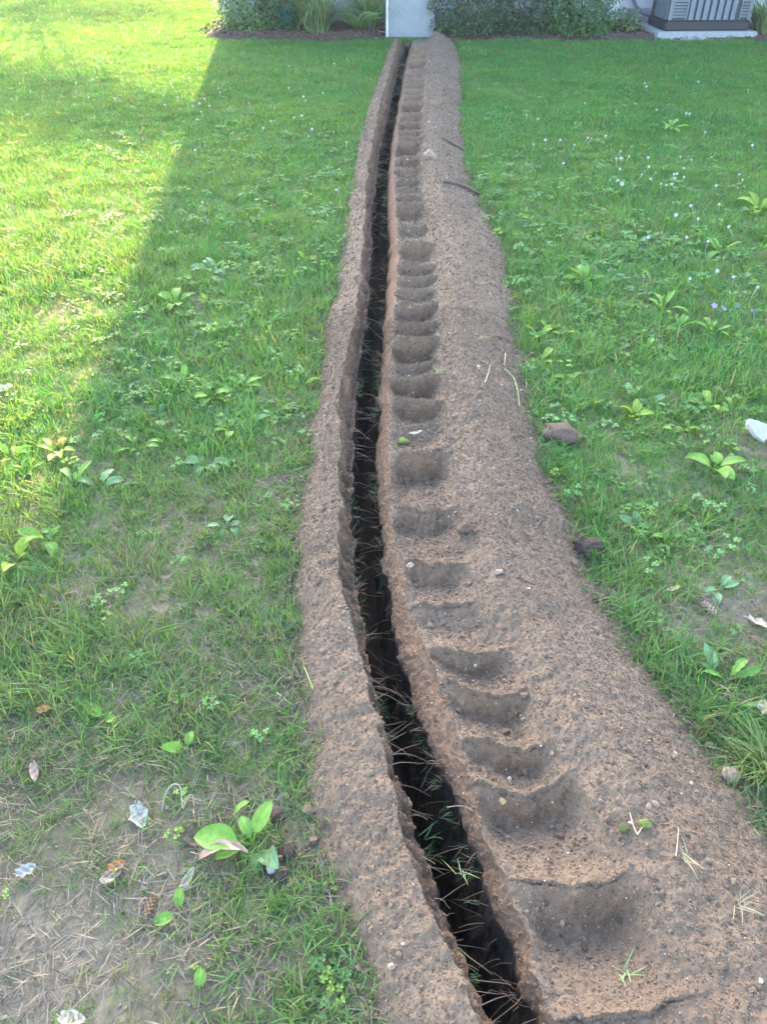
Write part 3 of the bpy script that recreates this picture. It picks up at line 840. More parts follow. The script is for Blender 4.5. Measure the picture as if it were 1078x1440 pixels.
def shrub(x, y, rx, ry, h, nleaf, L, w, mat, label, z0=0.05, low=0.05, cat='shrub', hollow=0.45):
    r = empty('shrub', (x, y, z0), 0, label, cat)
    mb = MB()
    for i in range(9):
        a = random.uniform(0, 2 * PI); e = Vector((rx * .7 * math.cos(a), ry * .7 * math.sin(a), h * random.uniform(.5, .9)))
        mb.tube([(e.x * .12, e.y * .12, -0.05), e * .45 + Vector((0, 0, .03)), e], 0.012, 5, 0.35)
        for k in range(3):
            b = e * random.uniform(.3, .8); mb.tube([b, b + Vector((random.uniform(-rx, rx) * .4, random.uniform(-ry, ry) * .4, random.uniform(.0, h * .3)))], 0.005, 4, 0.5)
    mb.build('stems', M_bark, r)
    mb = MB()
    ncl = max(20, nleaf // 14); cl = []
    for i in range(ncl):
        a = random.uniform(0, 2 * PI); t = random.random() ** hollow; zc = random.uniform(-1, 1)
        q = math.sqrt(1 - zc * zc) * t
        zh = random.random() ** 1.5; q = (1 - zh ** 2.2) ** .5 * t * (0.82 + .18 * min(1, zh * 4))
        cl.append(Vector((rx * q * math.cos(a), ry * q * math.sin(a), low + (h - low) * zh)))
    for i in range(nleaf):
        c = random.choice(cl)
        p = c + Vector((random.gauss(0, .045), random.gauss(0, .045), random.gauss(0, .045)))
        if p.z < 0.03: p.z = 0.03 + random.random() * 0.06
        o = Vector((p.x / rx, p.y / ry, (p.z - h * .45) / h)); o = o + Vector((random.gauss(0, .6), random.gauss(0, .6), random.gauss(0.1, .5)))
        leafy(mb, p, L * random.uniform(.6, 1.2), w * random.uniform(.7, 1.2), o, min(1, max(0, random.gauss(.45, .24))))
    mb.build('crown', mat, r)
    return r
M_shA = leaf_material('pale_shrub_leaf', (0.15, 0.24, 0.09), (0.15, 0.24, 0.09), 0.2, 0.5, 10)
M_shB = leaf_material('dark_shrub_leaf', (0.075, 0.125, 0.055), (0.075, 0.125, 0.055), 0.15, 0.45, 10)
M_shC = leaf_material('mid_shrub_leaf', (0.10, 0.20, 0.07), (0.10, 0.20, 0.07), 0.25, 0.5, 10)
M_fern = leaf_material('fern_leaf', (0.15, 0.25, 0.08), (0.15, 0.25, 0.08), 0.3, 0.55, 10)
M_orn = leaf_material('ornamental_grass_leaf', (0.19, 0.26, 0.12), (0.19, 0.26, 0.12), 0.25, 0.5, 10)
shrub(-1.90, 12.92, 0.46, 0.40, 0.85, 6000, .050, .030, M_shA, 'rounded shrub with pale speckled leaves at the mulch bed tip')
shrub(-1.32, 13.05, 0.48, 0.40, 0.95, 5500, .050, .030, M_shC, 'taller green shrub behind the pale shrub, next to the arching grass')
shrub(1.20, 12.74, 0.56, 0.44, 1.05, 8000, .045, .026, M_shB, 'dark green dense shrub right of the pale entry pier')
shrub(1.98, 12.84, 0.46, 0.42, 0.95, 6000, .045, .024, M_shB, 'dark thin-leaved shrub between dense shrub and lighter shrub')
shrub(2.72, 12.74, 0.56, 0.44, 1.0, 7500, .050, .028, M_shC, 'lighter mid green shrub left of the white downspout')
shrub(3.42, 12.95, 0.30, 0.20, 0.20, 420, .055, .045, M_shA, 'low loose plant with round yellow green leaves before the downspout', low=0.04, cat='plant')

def orn_grass(x, y, n, L, label, w=.014, spread=.9):
    r = empty('arching_grass', (x, y, 0.06), 0, label, 'grass clump')
    mb = MB()
    for i in range(n):
        a = random.uniform(0, 2 * PI)
        blade(mb, .16 * math.cos(a) * random.random(), .16 * math.sin(a) * random.random(), a + random.gauss(0, .3), L * random.uniform(.65, 1.1), w * random.uniform(.6, 1.2),
              random.uniform(.02, .45), random.uniform(1.0, 2.6) * spread, 8, min(1, max(0, random.gauss(.5, .25))))
    tag(mb.build('blades', M_orn, r), kind='stuff')
orn_grass(-0.92, 12.62, 420, .95, 'arching clump of long narrow leaves spilling over the mulch bed')
orn_grass(-0.22, 13.15, 320, 0.9, 'narrow leaved grass clump rising behind the fern')
orn_grass(5.35, 12.75, 260, 0.75, 'bright strappy leaf clump at the right side of the grey unit')

fern = empty('fern', (-0.36, 12.72, 0.07), 0, 'light green fern with spreading fronds left of the pale pier', 'fern')
for i in range(13):
    mb = MB(); a = i * 2 * PI / 13 + random.gauss(0, .15); L = random.uniform(.42, .6); th = random.uniform(.25, .6); cu = random.uniform(.8, 1.4)
    p = Vector((0, 0, 0)); d = Vector((math.cos(a), math.sin(a), 0)); s = Vector((-d.y, d.x, 0)); N = 22; pts = []
    for k in range(N + 1):
        pts.append(p.copy()); p = p + (d * math.sin(th) + Vector((0, 0, math.cos(th)))) * L / N; th += cu / N
    mb.tube(pts[::3] + [pts[-1]], .003, 3, .4, c=.4)
    for k in range(4, N):
        ll = .11 * math.sin(PI * (k - 2) / N) ** .8 + .01
        for sg in (-1, 1):
            leafy(mb, pts[k], ll, .018, s * sg + d * .35 + Vector((0, 0, -.15)), random.uniform(.3, .7))
    mb.build('frond', M_fern, fern)

# teal pot half hidden in the bed
mb = MB()
prof = [(0.09, 0), (0.13, .08), (0.155, .2), (0.15, .30), (0.165, .32), (0.165, .35), (0.14, .35), (0.13, .2), (0.0, .19)]
vs, fs = [], []
for (r, z) in prof:
    for k in range(20): vs.append((r * math.cos(k * PI / 10), r * math.sin(k * PI / 10), z))
for i in range(len(prof) - 1):
    for k in range(20): fs.append((i * 20 + k, i * 20 + (k + 1) % 20, (i + 1) * 20 + (k + 1) % 20, (i + 1) * 20 + k))
mb.add(vs, fs); o = mb.build('garden_pot', M_teal, smooth=True); o.location = (-1.40, 13.02, .08); o.scale = (.8, .8, .8)
tag(o, 'dark teal pot half hidden among the shrub leaves', 'pot')

# grey outdoor unit on its concrete pad
mb = MB()
# pad: corner towards the viewer, seen slightly from its left
pc = G(938, 63); 
ang = math.radians(3)
pad = empty('concrete_pad', (3.78, 12.42, 0), ang, 'pale concrete slab under the grey ribbed unit', 'slab')
bmp = bmesh.new(); bmesh.ops.create_cube(bmp, size=1)
for v in bmp.verts: v.co = Vector((v.co.x * 1.42 + .71, v.co.y * .98 + .49, v.co.z * .11 + .055))
bmesh.ops.bevel(bmp, geom=bmp.edges[:], offset=.012, segments=2, affect='EDGES')
me = bpy.data.meshes.new('slab'); bmp.to_mesh(me); bmp.free(); link('slab', me, M_pad, pad)
mb = MB(); mb.box(-.03, 1.46, -.035, 1.0, -.05, .028); mb.build('footing', M_pad, pad)
unit = empty('outdoor_unit', (3.90, 12.52, .11), ang, 'grey ribbed metal outdoor unit with black base on the slab', 'outdoor unit')
UW, UD, UH = 1.20, .78, .78
bmp = bmesh.new(); bmesh.ops.create_cube(bmp, size=1)
for v in bmp.verts:
    k = 1.0 if v.co.z < 0 else .985
    v.co = Vector((v.co.x * UW * k + UW / 2, v.co.y * UD * k + UD / 2, v.co.z * .13 + .065))
bmesh.ops.bevel(bmp, geom=bmp.edges[:], offset=.02, segments=3, affect='EDGES')
me = bpy.data.meshes.new('base'); bmp.to_mesh(me); bmp.free(); link('base', me, M_base, unit)
mb = MB(); mb.box(.03, UW - .03, .03, UD - .03, .13, UH); mb.build('cabinet', M_unit_d, unit)
mb = MB(); mb.box(.0, UW, .0, UD, UH + .002, UH + .07); mb.build('top_cover', M_unit, unit)
def rib(face, a, w, name='rib', dep=.022):
    m = MB()
    if face == 'front': m.box(a, a + w, .03 - dep, .0295, .131, UH)
    else: m.box(.03 - dep, .0295, a, a + w, .131, UH)
    return m.build(name, M_unit, unit)
rib('front', .022, .05, 'corner_post'); rib('front', UW - .07, .05, 'corner_post')
for k in range(7): rib('front', .305 + k * .098, .062)
rib('front', .265, .018, 'louver_frame'); rib('front', UW - .185, .015, 'louver_frame')
for k in range(5): rib('side', .08 + k * .10, .06)
for z in np.arange(.16, UH - .03, .036):
    m = MB(); m.box(.073, .264, .012, .0293, z, z + .021); m.build('louver_slat', M_unit, unit)
    m = MB(); m.box(UW - .169, UW - .071, .012, .0293, z, z + .021); m.build('louver_slat', M_unit, unit)
m = MB(); m.box(UW * .62, UW * .66, -.001, .007, .70, .735); m.build('latch', M_trim, unit)

mb = MB()
pts = [(3.66, HY0 - .06, 1.2), (3.65, HY0 - .06, .75), (3.66, HY0 - .10, .48), (3.74, HY0 - .22, .30), (3.86, HY0 - .38, .22), (3.98, HY0 - .5, .21)]
def smooth_pts(pts, n=6):
    P_ = [Vector(p) for p in pts]; out = []
    for i in range(len(P_) - 1):
        p0, p1, p2, p3 = P_[max(i - 1, 0)], P_[i], P_[i + 1], P_[min(i + 2, len(P_) - 1)]
        for k in range(n):
            t = k / n; out.append(0.5 * ((2 * p1) + (p2 - p0) * t + (2 * p0 - 5 * p1 + 4 * p2 - p3) * t * t + (-p0 + 3 * p1 - 3 * p2 + p3) * t ** 3))
    return out + [P_[-1]]
mb.tube(smooth_pts(pts), .022, 8)
tag(mb.build('conduit', plain('grey_conduit', (.10, .11, .13), .5), smooth=True), 'dark grey flexible conduit curving from the wall to the unit', 'conduit')
mb = MB()
mb.tube(smooth_pts([(3.78, HY0 - .05, .70), (3.80, HY0 - .06, .50), (3.92, HY0 - .08, .43), (4.05, HY0 - .08, .48), (4.12, HY0 - .07, .62), (4.12, HY0 - .05, .8)]), .013, 8)
tag(mb.build('cable', plain('grey_cable', (.09, .10, .11), .5), smooth=True), 'thin dark cable hanging in a loop on the wall', 'cable')

hz = bpy.data.materials.new('glare_haze'); hz.use_nodes = True  # thin air volume added for the veil of lens glare, not real mist
hz.node_tree.nodes.remove(hz.node_tree.nodes['Principled BSDF'])
pv = hz.node_tree.nodes.new('ShaderNodeVolumePrincipled'); pv.inputs['Density'].default_value = GLARE_HAZE; pv.inputs['Color'].default_value = (.93, .96, 1, 1); pv.inputs['Anisotropy'].default_value = 0.0
hz.node_tree.links.new(pv.outputs[0], hz.node_tree.nodes['Material Output'].inputs['Volume'])
if GLARE_HAZE:
    mb = MB(); mb.box(-85, 85, -45, 145, -1.9, 9.6); tag(mb.build('glare_haze', hz), kind='stuff')

# trees standing beyond the picture on the left; they dapple the lawn
def tree(x, y, targets, label, fork, sz=.15, dens=620):
    r = empty('shade_tree', (x, y, 0), 0, label, 'tree')
    mb = MB(); mb.tube([(0, 0, -.1), (.06, 0, fork * .5), (0, .05, fork)], .20, 10, .7)
    lm = MB(); cr = MB()
    for tx, ty, z, ra, op in targets:
        c = Vector((tx - x, ty - y, 0)) + sd * (z / sd.z)
        lm.tube(smooth_pts([(0, .05, fork - .3), c * .4 + Vector((0, 0, fork * .55)), c * .8 + Vector((0, 0, z * .18)), c], 4), .035, 6, .2)
        for i in range(int(dens * op)):
            p = c + Vector((random.gauss(0, ra), random.gauss(0, ra * .9), random.gauss(0, ra * .42)))
            leafy(cr, p, sz * random.uniform(.6, 1.3), sz * .62, (random.gauss(0, 1), random.gauss(0, 1), random.gauss(0, .6)), random.random())
    mb.build('trunk', M_bark, r); lm.build('limbs', M_bark, r); cr.build('crown', M_shC, r)
tree(-7.2, 23.0, [(-2.1, 7.4, 5.3, .42, 1), (-2.7, 7.8, 5.4, .46, 1), (-3.2, 8.3, 5.6, .48, 1), (-3.8, 8.8, 5.7, .50, .9), (-4.4, 9.3, 5.8, .5, .9), (-5.0, 9.6, 5.6, .5, .9), (-5.7, 9.9, 5.8, .6, .9)], 'broad leafy tree on the lawn beyond the house corner', 3.4)
tree(-9.6, 30.0, [(-4.6, 15.2, 5.6, .6, 1), (-5.6, 15.6, 5.8, .7, 1), (-6.6, 15.2, 6, .7, 1), (-7.6, 16.0, 6.2, .8, 1), (-6.0, 17.8, 6.4, .8, 1), (-8, 18.6, 6.8, .9, 1)],
     'wide leafy tree farthest back on the sunny lawn', 3.6)

# ================================================================== weeds and small things
def gz(px, py):
    g = G(px, py); return Vector((g[0], g[1], float(ground_z(g[0], g[1]))))

from mathutils.bvhtree import BVHTree
_vs = np.concatenate([np.stack([XN, YNg, ZN], -1).reshape(-1, 3)])
def soil_z(x, y):
    X, Y, Z = (XN, YNg, ZN) if y < 3.39 else (XF, YFg, ZF)
    i = int(np.searchsorted(Y[:, 0], y)); i = min(max(i, 0), len(Y) - 1)
    j = int(np.argmin(np.abs(X[i] - x)))
    return float(Z[i, j])
def on_soil(px, py):
    z = 0.08
    for _ in range(6):
        g = G(px, py, z); z = soil_z(g[0], g[1])
    g = G(px, py, z)
    return Vector((g[0], g[1], z))

def leaf_mesh(L, w, kind='oval', bend=0.6, fold=0.25, stalk=0.3, wav=0.0):
    """leaf pointing along +x from the origin, stalk first"""
    n, m = 12, 6
    vs, fs, tn = [], [], []
    th = 0.55; x = z = 0.0
    sl = L * stalk
    mb = MB()
    cen = []
    tot = L * (1 + stalk)
    for i in range(n + 1):
        cen.append((x, z, th)); x += math.cos(th) * tot / n; z += math.sin(th) * tot / n; th -= bend * 1.6 / n
    for i in range(n + 1):
        t = i / n; tl = (t * (1 + stalk) - stalk)
        if tl <= 0: ww = 0.0022
        elif kind == 'oval': ww = 0.5 * w * (math.sin(PI * min(1, tl) ** 0.8) ** 0.75) + .0006
        elif kind == 'lance': ww = 0.5 * w * (math.sin(PI * min(1, tl) ** 1.25) ** 0.9) + .0006
        elif kind == 'heart': ww = 0.5 * w * (min(1, tl * 7) ** .5) * (1 - tl ** 1.6) ** .75 + .0006
        else: ww = 0.5 * w * (math.sin(PI * min(1, tl) ** 1.2) ** 0.8) * (0.62 + 0.38 * abs(math.sin(tl * 14))) + .0008
        cx, cz, th_ = cen[i]
        for j in range(m + 1):
            v = -1 + 2 * j / m
            up = fold * abs(v) * ww + wav * ww * math.sin(t * 17 + j) + 0.0009 * math.cos(v * 12)
            vs.append((cx - up * math.sin(th_), v * ww, cz + up * math.cos(th_)))
            tn.append(0.78 if j == m // 2 else (0.5 + 0.10 * math.sin(v * 14)))
    for i in range(n):
        for j in range(m):
            a = i * (m + 1) + j; fs.append((a, a + 1, a + m + 2, a + m + 1))
    mb.add(vs, fs); mb.c = tn
    return mb
LEAF = {}
def leaf_data(kind, L, w, bend, fold, mat, var):
    key = (kind, round(L, 3), round(w, 3), bend, mat.name, var)
    if key not in LEAF:
        LEAF[key] = leaf_mesh(L, w, kind, bend, fold + 0.1 * var, 0.35 if kind != 'tooth' else 0.12, 0.03 + 0.04 * var).mesh('leaf', mat, True)
    return LEAF[key]

def weed(px, py, L, n, kind, label, group=None, mat=None, ratio=.5, up=0.35, az=None, name='plantain', cat='weed'):
    mat = mat or M_weed
    p = gz(px, py)
    L = L * 1.02
    r = empty(name, p, random.uniform(0, 6.28) if az is None else 0, label, cat, group)
    for k in range(n):
        a = (k * 2 * PI / n + random.gauss(0, .45)) if az is None else az[k % len(az)]
        q = random.choice((0, 1, 2)); Ls = round(L * random.choice((.55, .75, .9, 1.0)), 3)
        o = link('leaf', leaf_data(kind, Ls, Ls * ratio, random.choice((.5, .8, 1.05)), .25, mat, q), None, r)
        o.rotation_euler = (random.gauss(0, .2), -random.uniform(up - .35, up + .25), a)
        o.location = (0.004 * math.cos(a), 0.004 * math.sin(a), 0.004)
    return r
R = math.radians
# left of the trench, near
pl = empty('plantain', gz(356, 1196), 0, 'large broad-leaved plantain by the curled pink brown leaf', 'weed')
for az_, L_, w_, up_, bd_ in ((174, .092, .056, .20, .5), (62, .072, .036, .55, .5), (200, .060, .026, -.02, .5), (118, .050, .026, .6, .8)):
    o = link('leaf', leaf_mesh(L_, w_, 'oval', bd_, .25, .38, .05).mesh('leaf', M_weed, True), None, pl)
    o.rotation_euler = (random.gauss(0, .12), -up_ + .25, R(az_)); o.location = (0, 0, .022)
weed(322, 1160, .05, 1, 'oval', 'single small leaf upright behind the large plantain', mat=M_weed, ratio=.6, up=.5, az=[R(20)])
weed(368, 1195, .055, 2, 'heart', 'heart-shaped weed leaf folded below the large plantain', mat=M_weed_grey, ratio=.8, up=.1, az=[R(-95), R(-50)], name='violet_plant')
weed(148, 1018, .038, 3, 'oval', 'seedling with two round leaves below the orange leaf scrap', ratio=.72, up=.4, az=[R(135), R(60), R(-10)], name='seedling')
weed(262, 1060, .050, 3, 'oval', 'small weed of three pointed leaves in thin grass above the looped straw', ratio=.5, up=.45, az=[R(150), R(75), R(200)], name='seedling')
weed(254, 1288, .038, 2, 'oval', 'seedling with two bright leaves beside the pine cone', ratio=.62, up=.4, az=[R(95), R(205)], name='seedling')
weed(280, 1400, .032, 1, 'oval', 'single bright round leaf in the bottom grass', ratio=.65, up=.7, az=[R(90)], name='seedling')
weed(318, 742, .065, 5, 'oval', 'silvery flat rosette weed alone in thin turf beside the soil', mat=M_weed_grey, ratio=.6, up=.1)
weed(108, 690, .085, 4, 'lance', 'long-leaved weed at the edge of the sunlight', ratio=.3, up=.5, az=[R(175), R(100), R(60), R(130)])
weed(142, 690, .075, 3, 'oval', 'grey green weed with broad leaves beside the long-leaved weed', mat=M_weed_grey, ratio=.45, up=.3, az=[R(165), R(30), R(75)])
weed(196, 632, .075, 6, 'lance', 'narrow pointed weed in shade above the silvery rosette', ratio=.33, up=.35)
weed(290, 655, .065, 6, 'oval', 'glossy round-leaved weed in shade near the soil edge', ratio=.6, up=.2, mat=M_weed_grey)
weed(325, 607, .062, 6, 'oval', 'flat weed with spaced oval leaves below the big weed cluster', ratio=.55, up=.12, mat=M_weed)
weed(298, 562, .085, 8, 'oval', 'biggest bright weed of the cluster left of the trench', ratio=.42, up=.4)
weed(262, 548, .085, 7, 'lance', 'bright lance-leaved weed at the left end of the cluster', ratio=.35, up=.45)
weed(340, 548, .075, 7, 'oval', 'bright weed at the right end of the cluster', ratio=.45, up=.4)
weed(388, 588, .070, 6, 'lance', 'pale folded weed close to the soil edge beside the cluster', ratio=.36, up=.3, mat=M_weed_grey)
weed(424, 545, .080, 5, 'lance', 'arching weed touching the left edge of the soil', ratio=.3, up=.55)
weed(250, 432, .09, 7, 'oval', 'tall light green weed in shade halfway up the left lawn', ratio=.45, up=.5)
weed(300, 385, .09, 7, 'oval', 'silvery weed at the shadow line halfway up the left lawn', ratio=.45, up=.35, mat=M_weed_grey)
weed(380, 458, .075, 7, 'lance', 'dark curly weed left of the soil, level with the deep steps', ratio=.35, up=.4)
weed(430, 370, .06, 6, 'oval', 'small yellow green weed near the left soil edge', ratio=.5, up=.45, mat=M_weed_yellow)
weed(70, 762, .075, 6, 'oval', 'broad sunlit weed at the left picture edge', ratio=.45, up=.4, mat=M_weed)
weed(22, 795, .070, 6, 'oval', 'sunlit yellow green weed lowest in the sunny strip', ratio=.5, up=.35, mat=M_weed_yellow)
weed(85, 642, .07, 6, 'oval', 'sunlit yellowish weed next to the red brown leaf', ratio=.4, up=.4, mat=M_weed_yellow)
weed(20, 650, .08, 6, 'oval', 'sunlit bright weed at the left border beside the yellowish weed', ratio=.4, up=.4, mat=M_weed)
# right of the trench
weed(1002, 662, .085, 7, 'oval', 'bright plantain below the pale flat stone', ratio=.55, up=.4)
weed(892, 742, .045, 5, 'heart', 'small silvery weed right of the dark soil clod', ratio=.75, up=.3, mat=M_weed_grey, name='violet_plant')
weed(938, 760, .05, 4, 'oval', 'little two-leaved weed in the worn right turf', ratio=.5, up=.35)
weed(1010, 830, .05, 4, 'oval', 'small dull green weed above the right pine cone', ratio=.5, up=.2, mat=M_weed_grey)
weed(1002, 948, .075, 3, 'tooth', 'toothed dandelion with upright leaf above the long grass tussock', ratio=.3, up=.75, az=[R(95), R(150), R(100)], mat=M_weed_grey, name='dandelion')
weed(1022, 958, .085, 3, 'tooth', 'toothed dandelion leaning right above the long grass tussock', ratio=.3, up=.35, az=[R(40), R(20), R(170)], name='dandelion')
weed(1030, 992, .07, 2, 'tooth', 'flat dandelion leaves lying just above the tussock', ratio=.28, up=.1, az=[R(150), R(-25)], mat=M_weed_grey, name='dandelion')
weed(822, 400, .10, 9, 'oval', 'large bright weed beside the soil right of the stepped bank', ratio=.4, up=.45)
weed(930, 442, .10, 8, 'lance', 'long leaved weed above the violet flowers', ratio=.3, up=.45)
weed(1000, 472, .09, 7, 'lance', 'arching pale weed right of the violet flowers', ratio=.3, up=.5)
weed(762, 478, .06, 5, 'oval', 'small bright weed at the right soil edge', ratio=.5, up=.4)
weed(800, 540, .06, 6, 'oval', 'yellow green weed patch plant right of the straws', ratio=.5, up=.35)
weed(890, 590, .065, 6, 'oval', 'upright yellow green weed halfway between clod and pale stone', ratio=.45, up=.6, mat=M_weed_yellow)
weed(915, 572, .06, 6, 'oval', 'dull round-leaved weed behind the upright yellow green weed', ratio=.55, up=.25, mat=M_weed_grey)
weed(1065, 300, .13, 9, 'oval', 'big bright weed at the right border of the lawn', ratio=.4, up=.5, mat=M_weed_yellow)
weed(1010, 360, .11, 8, 'lance', 'dark green weed left of the big border weed', ratio=.35, up=.4)
weed(940, 185, .16, 9, 'lance', 'light rosette weed far up the right lawn', ratio=.3, up=.5)
# the many small ones that nothing tells apart
def small_weeds(boxes, n, label, group, mats, size):
    for _ in range(n):
        x0, y0, x1, y1 = random.choice(boxes)
        for t in range(20):
            px, py = random.uniform(x0, x1), random.uniform(y0, y1); g = G(px, py)
            if not off_lawn(np.array([g[0]]), np.array([g[1]]), 0.03)[0]: break
        mt = random.choice(mats); kd = random.choice(('oval', 'lance', 'tooth')); nl = random.choice((4, 5, 6))
        lab = '%s %s weed with %s leaves %s' % (label, {'silvery_weed_leaf': 'grey green', 'yellow_green_leaf': 'yellow green'}.get(mt.name, 'fresh green'), {'oval': 'rounded', 'lance': 'narrow pointed', 'tooth': 'toothed'}[kd], place(px, py))
        weed(px, py, random.choice(size), nl, kd, lab, group, mt, random.choice((.35, .5)), .4)
def place(px, py):
    g = G(px, py); e = abs(g[0] - float(edge_l(np.array([g[1]]))[0] if px < 539 else edge_r(np.array([g[1]]))[0]))
    if e < .22 * (1 + .1 * g[1]): return 'close to the soil edge'
    if px < 60 or px > 1010: return 'by the picture border'
    if g[1] > 9: return 'far up the lawn'
    if g[1] > 4.2: return 'in the middle lawn'
    return 'in the nearer lawn'
small_weeds([(740, 330, 1070, 560), (700, 230, 1070, 340), (820, 560, 1070, 620)], 46, 'small right-hand shaded', 'small weeds in the right lawn', [M_weed, M_weed, M_weed_grey, M_weed_yellow], (.035, .045, .055, .065))
small_weeds([(230, 380, 440, 520), (330, 250, 470, 390), (180, 540, 300, 640)], 26, 'small left-hand shaded', 'small weeds in the left lawn', [M_weed, M_weed, M_weed_grey, M_weed_yellow], (.03, .04, .05))
small_weeds([(0, 330, 190, 560), (0, 200, 220, 340), (0, 560, 110, 700)], 26, 'small sunlit', 'small weeds in the sunny lawn', [M_weed, M_weed, M_weed_yellow], (.03, .045, .055))

# clover blossoms
def blossom_mesh(r):
    mb = MB()
    for i in range(26):
        zc = -0.6 + 1.6 * i / 25; a = i * 2.4; q = math.sqrt(max(0, 1 - min(1, abs(zc)) ** 2)); c = Vector((q * math.cos(a), q * math.sin(a), min(1, zc))) * r
        d = c.normalized() if c.length > 1e-6 else Vector((0, 0, 1))
        s = d.cross(Vector((.3, .5, .8))).normalized(); u = d.cross(s)
        mb.add([c * .25 + s * r * .22, c * .25 - s * r * .22, c * 1.25 - s * r * .13, c * 1.25 + s * r * .13, c * .7 + u * r * .22], [(0, 1, 2, 3), (0, 4, 3), (1, 2, 4)])
    mb.tube([(0, 0, -r * .4), (r * .4, 0, -.06)], .0009, 3)
    return mb.mesh('clover_flower', M_white)
BL = [blossom_mesh(.006), blossom_mesh(.0075)]
def blossoms(boxes, n, label, group, s=1.0):
    for _ in range(n):
        x0, y0, x1, y1 = random.choice(boxes)
        px, py = random.uniform(x0, x1), random.uniform(y0, y1); p = gz(px, py)
        if off_lawn(np.array([p.x]), np.array([p.y]), 0.02)[0]: continue
        o = link('clover_flower', random.choice(BL)); o.location = (p.x, p.y, p.z + random.uniform(.05, .07)); o.rotation_euler = (random.gauss(0, .3), random.gauss(0, .3), random.uniform(0, 6))
        k = s * random.uniform(.8, 1.3); o.scale = (k, k, k); tag(o, label + ' ' + place(px, py), 'clover flower', group)
blossoms([(700, 200, 960, 300), (840, 220, 960, 275), (680, 120, 1070, 230), (900, 230, 1070, 420)], 60, 'white clover blossom right of the soil', 'clover blossoms in the right lawn', 1.15)
blossoms([(150, 0, 300, 60), (0, 0, 150, 40), (100, 60, 300, 160)], 90, 'white clover blossom up the sunny left side', 'clover blossoms in the far left lawn', 1.3)
blossoms([(300, 70, 520, 200), (240, 120, 500, 330)], 24, 'white clover blossom in the left-hand shade', 'clover blossoms in the left shade', 1.1)
M_violet = plain('violet_petal', (0.30, 0.24, 0.62), .6, .1)
for i, (px, py) in enumerate(((999, 446), (1012, 450), (1032, 444), (1054, 452))):
    mb = MB()
    for k in range(5):
        a = k * 2 * PI / 5 + .3; c = Vector((math.cos(a), math.sin(a), .35)) * .008
        leafy(mb, (0, 0, 0), .017, .013, c, .5)
    mb.tube([(0, 0, 0), (.003, .002, -.05)], .0009, 3)
    o = mb.build('violet_flower', M_violet); p = gz(px, py); o.location = (p.x, p.y, p.z + .055); o.rotation_euler = (.5, .1 * i, i)
    tag(o, 'small violet blossom in the weedy right lawn', 'flower', 'violet blossoms in the right lawn')

# dead leaves
def dead_leaf(px, py, L, w, label, col, az, curl=1.2, roll=1.0, lobes=0, lift=.012, cat='dead leaf', soil=False, amount=.2, sag=0.0):
    n, m = 16, 8
    p = on_soil(px, py) if soil else gz(px, py)
    vs, fs = [], []
    for i in range(n + 1):
        t = i / n
        ww = .5 * w * (math.sin(PI * (0.06 + .9 * t) ** .85) ** .7) * (1 - (.35 * abs(math.sin(t * PI * lobes)) if lobes else 0)) + .001
        for j in range(m + 1):
            v = -1 + 2 * j / m; th = v * roll
            y_ = ww * (math.sin(th) / max(roll, .05)); z_ = ww * (1 - math.cos(th)) / max(roll, .05)
            vs.append(((t - .5) * L, y_ + sag * L * (t - .5) ** 2, z_ + curl * L * (t - .5) ** 2 * .8 + .0025 * math.sin(t * 15 + j)))
    for i in range(n):
        for j in range(m):
            a = i * (m + 1) + j; fs.append((a, a + 1, a + m + 2, a + m + 1))
    mb = MB(); mb.add(vs, fs); mb.tube([(-.5 * L, 0, curl * L * .2), (-.68 * L, .004, curl * L * .1)], .0011, 4, .7)
    o = mb.build('dead_leaf', dry_material('dead_leaf', col, amount), smooth=True)
    o.location = (p.x, p.y, p.z + lift); o.rotation_euler = (random.gauss(0, .12), random.gauss(0, .12), az)
    return tag(o, label, cat)
dead_leaf(318, 1206, .100, .032, 'pink brown curled dead leaf under the large plantain', (.50, .33, .26), R(12), -.5, 1.3, lift=.040, sag=-.5)
dead_leaf(198, 1152, .062, .050, 'pale greyish white crumpled leaf on bare ground', (.34, .36, .31), R(-60), .5, .8, 2, .008)
dead_leaf(168, 1224, .034, .026, 'small orange leaf scrap beside the dark sliver', (.42, .21, .09), R(20), .9, .9, 0, .012)
dead_leaf(66, 1006, .034, .024, 'orange leaf scrap in thin grass near the left edge', (.42, .21, .09), R(10), .7, 1, 0, .02)
dead_leaf(52, 1094, .052, .024, 'grey brown dead leaf standing on edge at the left', (.36, .27, .22), R(-65), .6, 1.3, 0, .016)
dead_leaf(40, 1228, .040, .034, 'whitish papery leaf on the bare ground at the left edge', (.33, .33, .30), R(25), .5, .8, 3, .012)
dead_leaf(265, 1242, .050, .018, 'greenish grey narrow leaf above the bright seedling', (.34, .34, .25), R(68), .6, .9, 0, .012)
dead_leaf(160, 1236, .050, .030, 'pale tan leaf partly under the orange scrap', (.46, .38, .32), R(50), .4, .9, 0, .008)
dead_leaf(272, 1182, .05, .035, 'dark brown leaf half hidden left of the large plantain', (.16, .11, .085), R(-40), .8, 1.2, 0, .006)
dead_leaf(88, 634, .050, .030, 'red brown dead leaf in the sunlit weeds', (.34, .13, .08), R(10), .7, 1.1, 0, .03)
dead_leaf(945, 834, .042, .014, 'thin tan dead leaf on the right turf', (.58, .46, .30), R(18), .5, 1.1, 0, .02)
dead_leaf(1070, 1003, .045, .04, 'tan dead leaf at the right edge above the tussock', (.52, .42, .31), R(60), .6, .9, 0, .02)
dead_leaf(1068, 878, .07, .045, 'pinkish tan leaf on the bare spot at the right edge', (.50, .40, .33), R(-30), .4, .7, 2, .012)
dead_leaf(8, 556, .08, .05, 'whitish leaf in sunlit grass at the left edge', (.66, .64, .58), R(20), .5, .9, 0, .02)
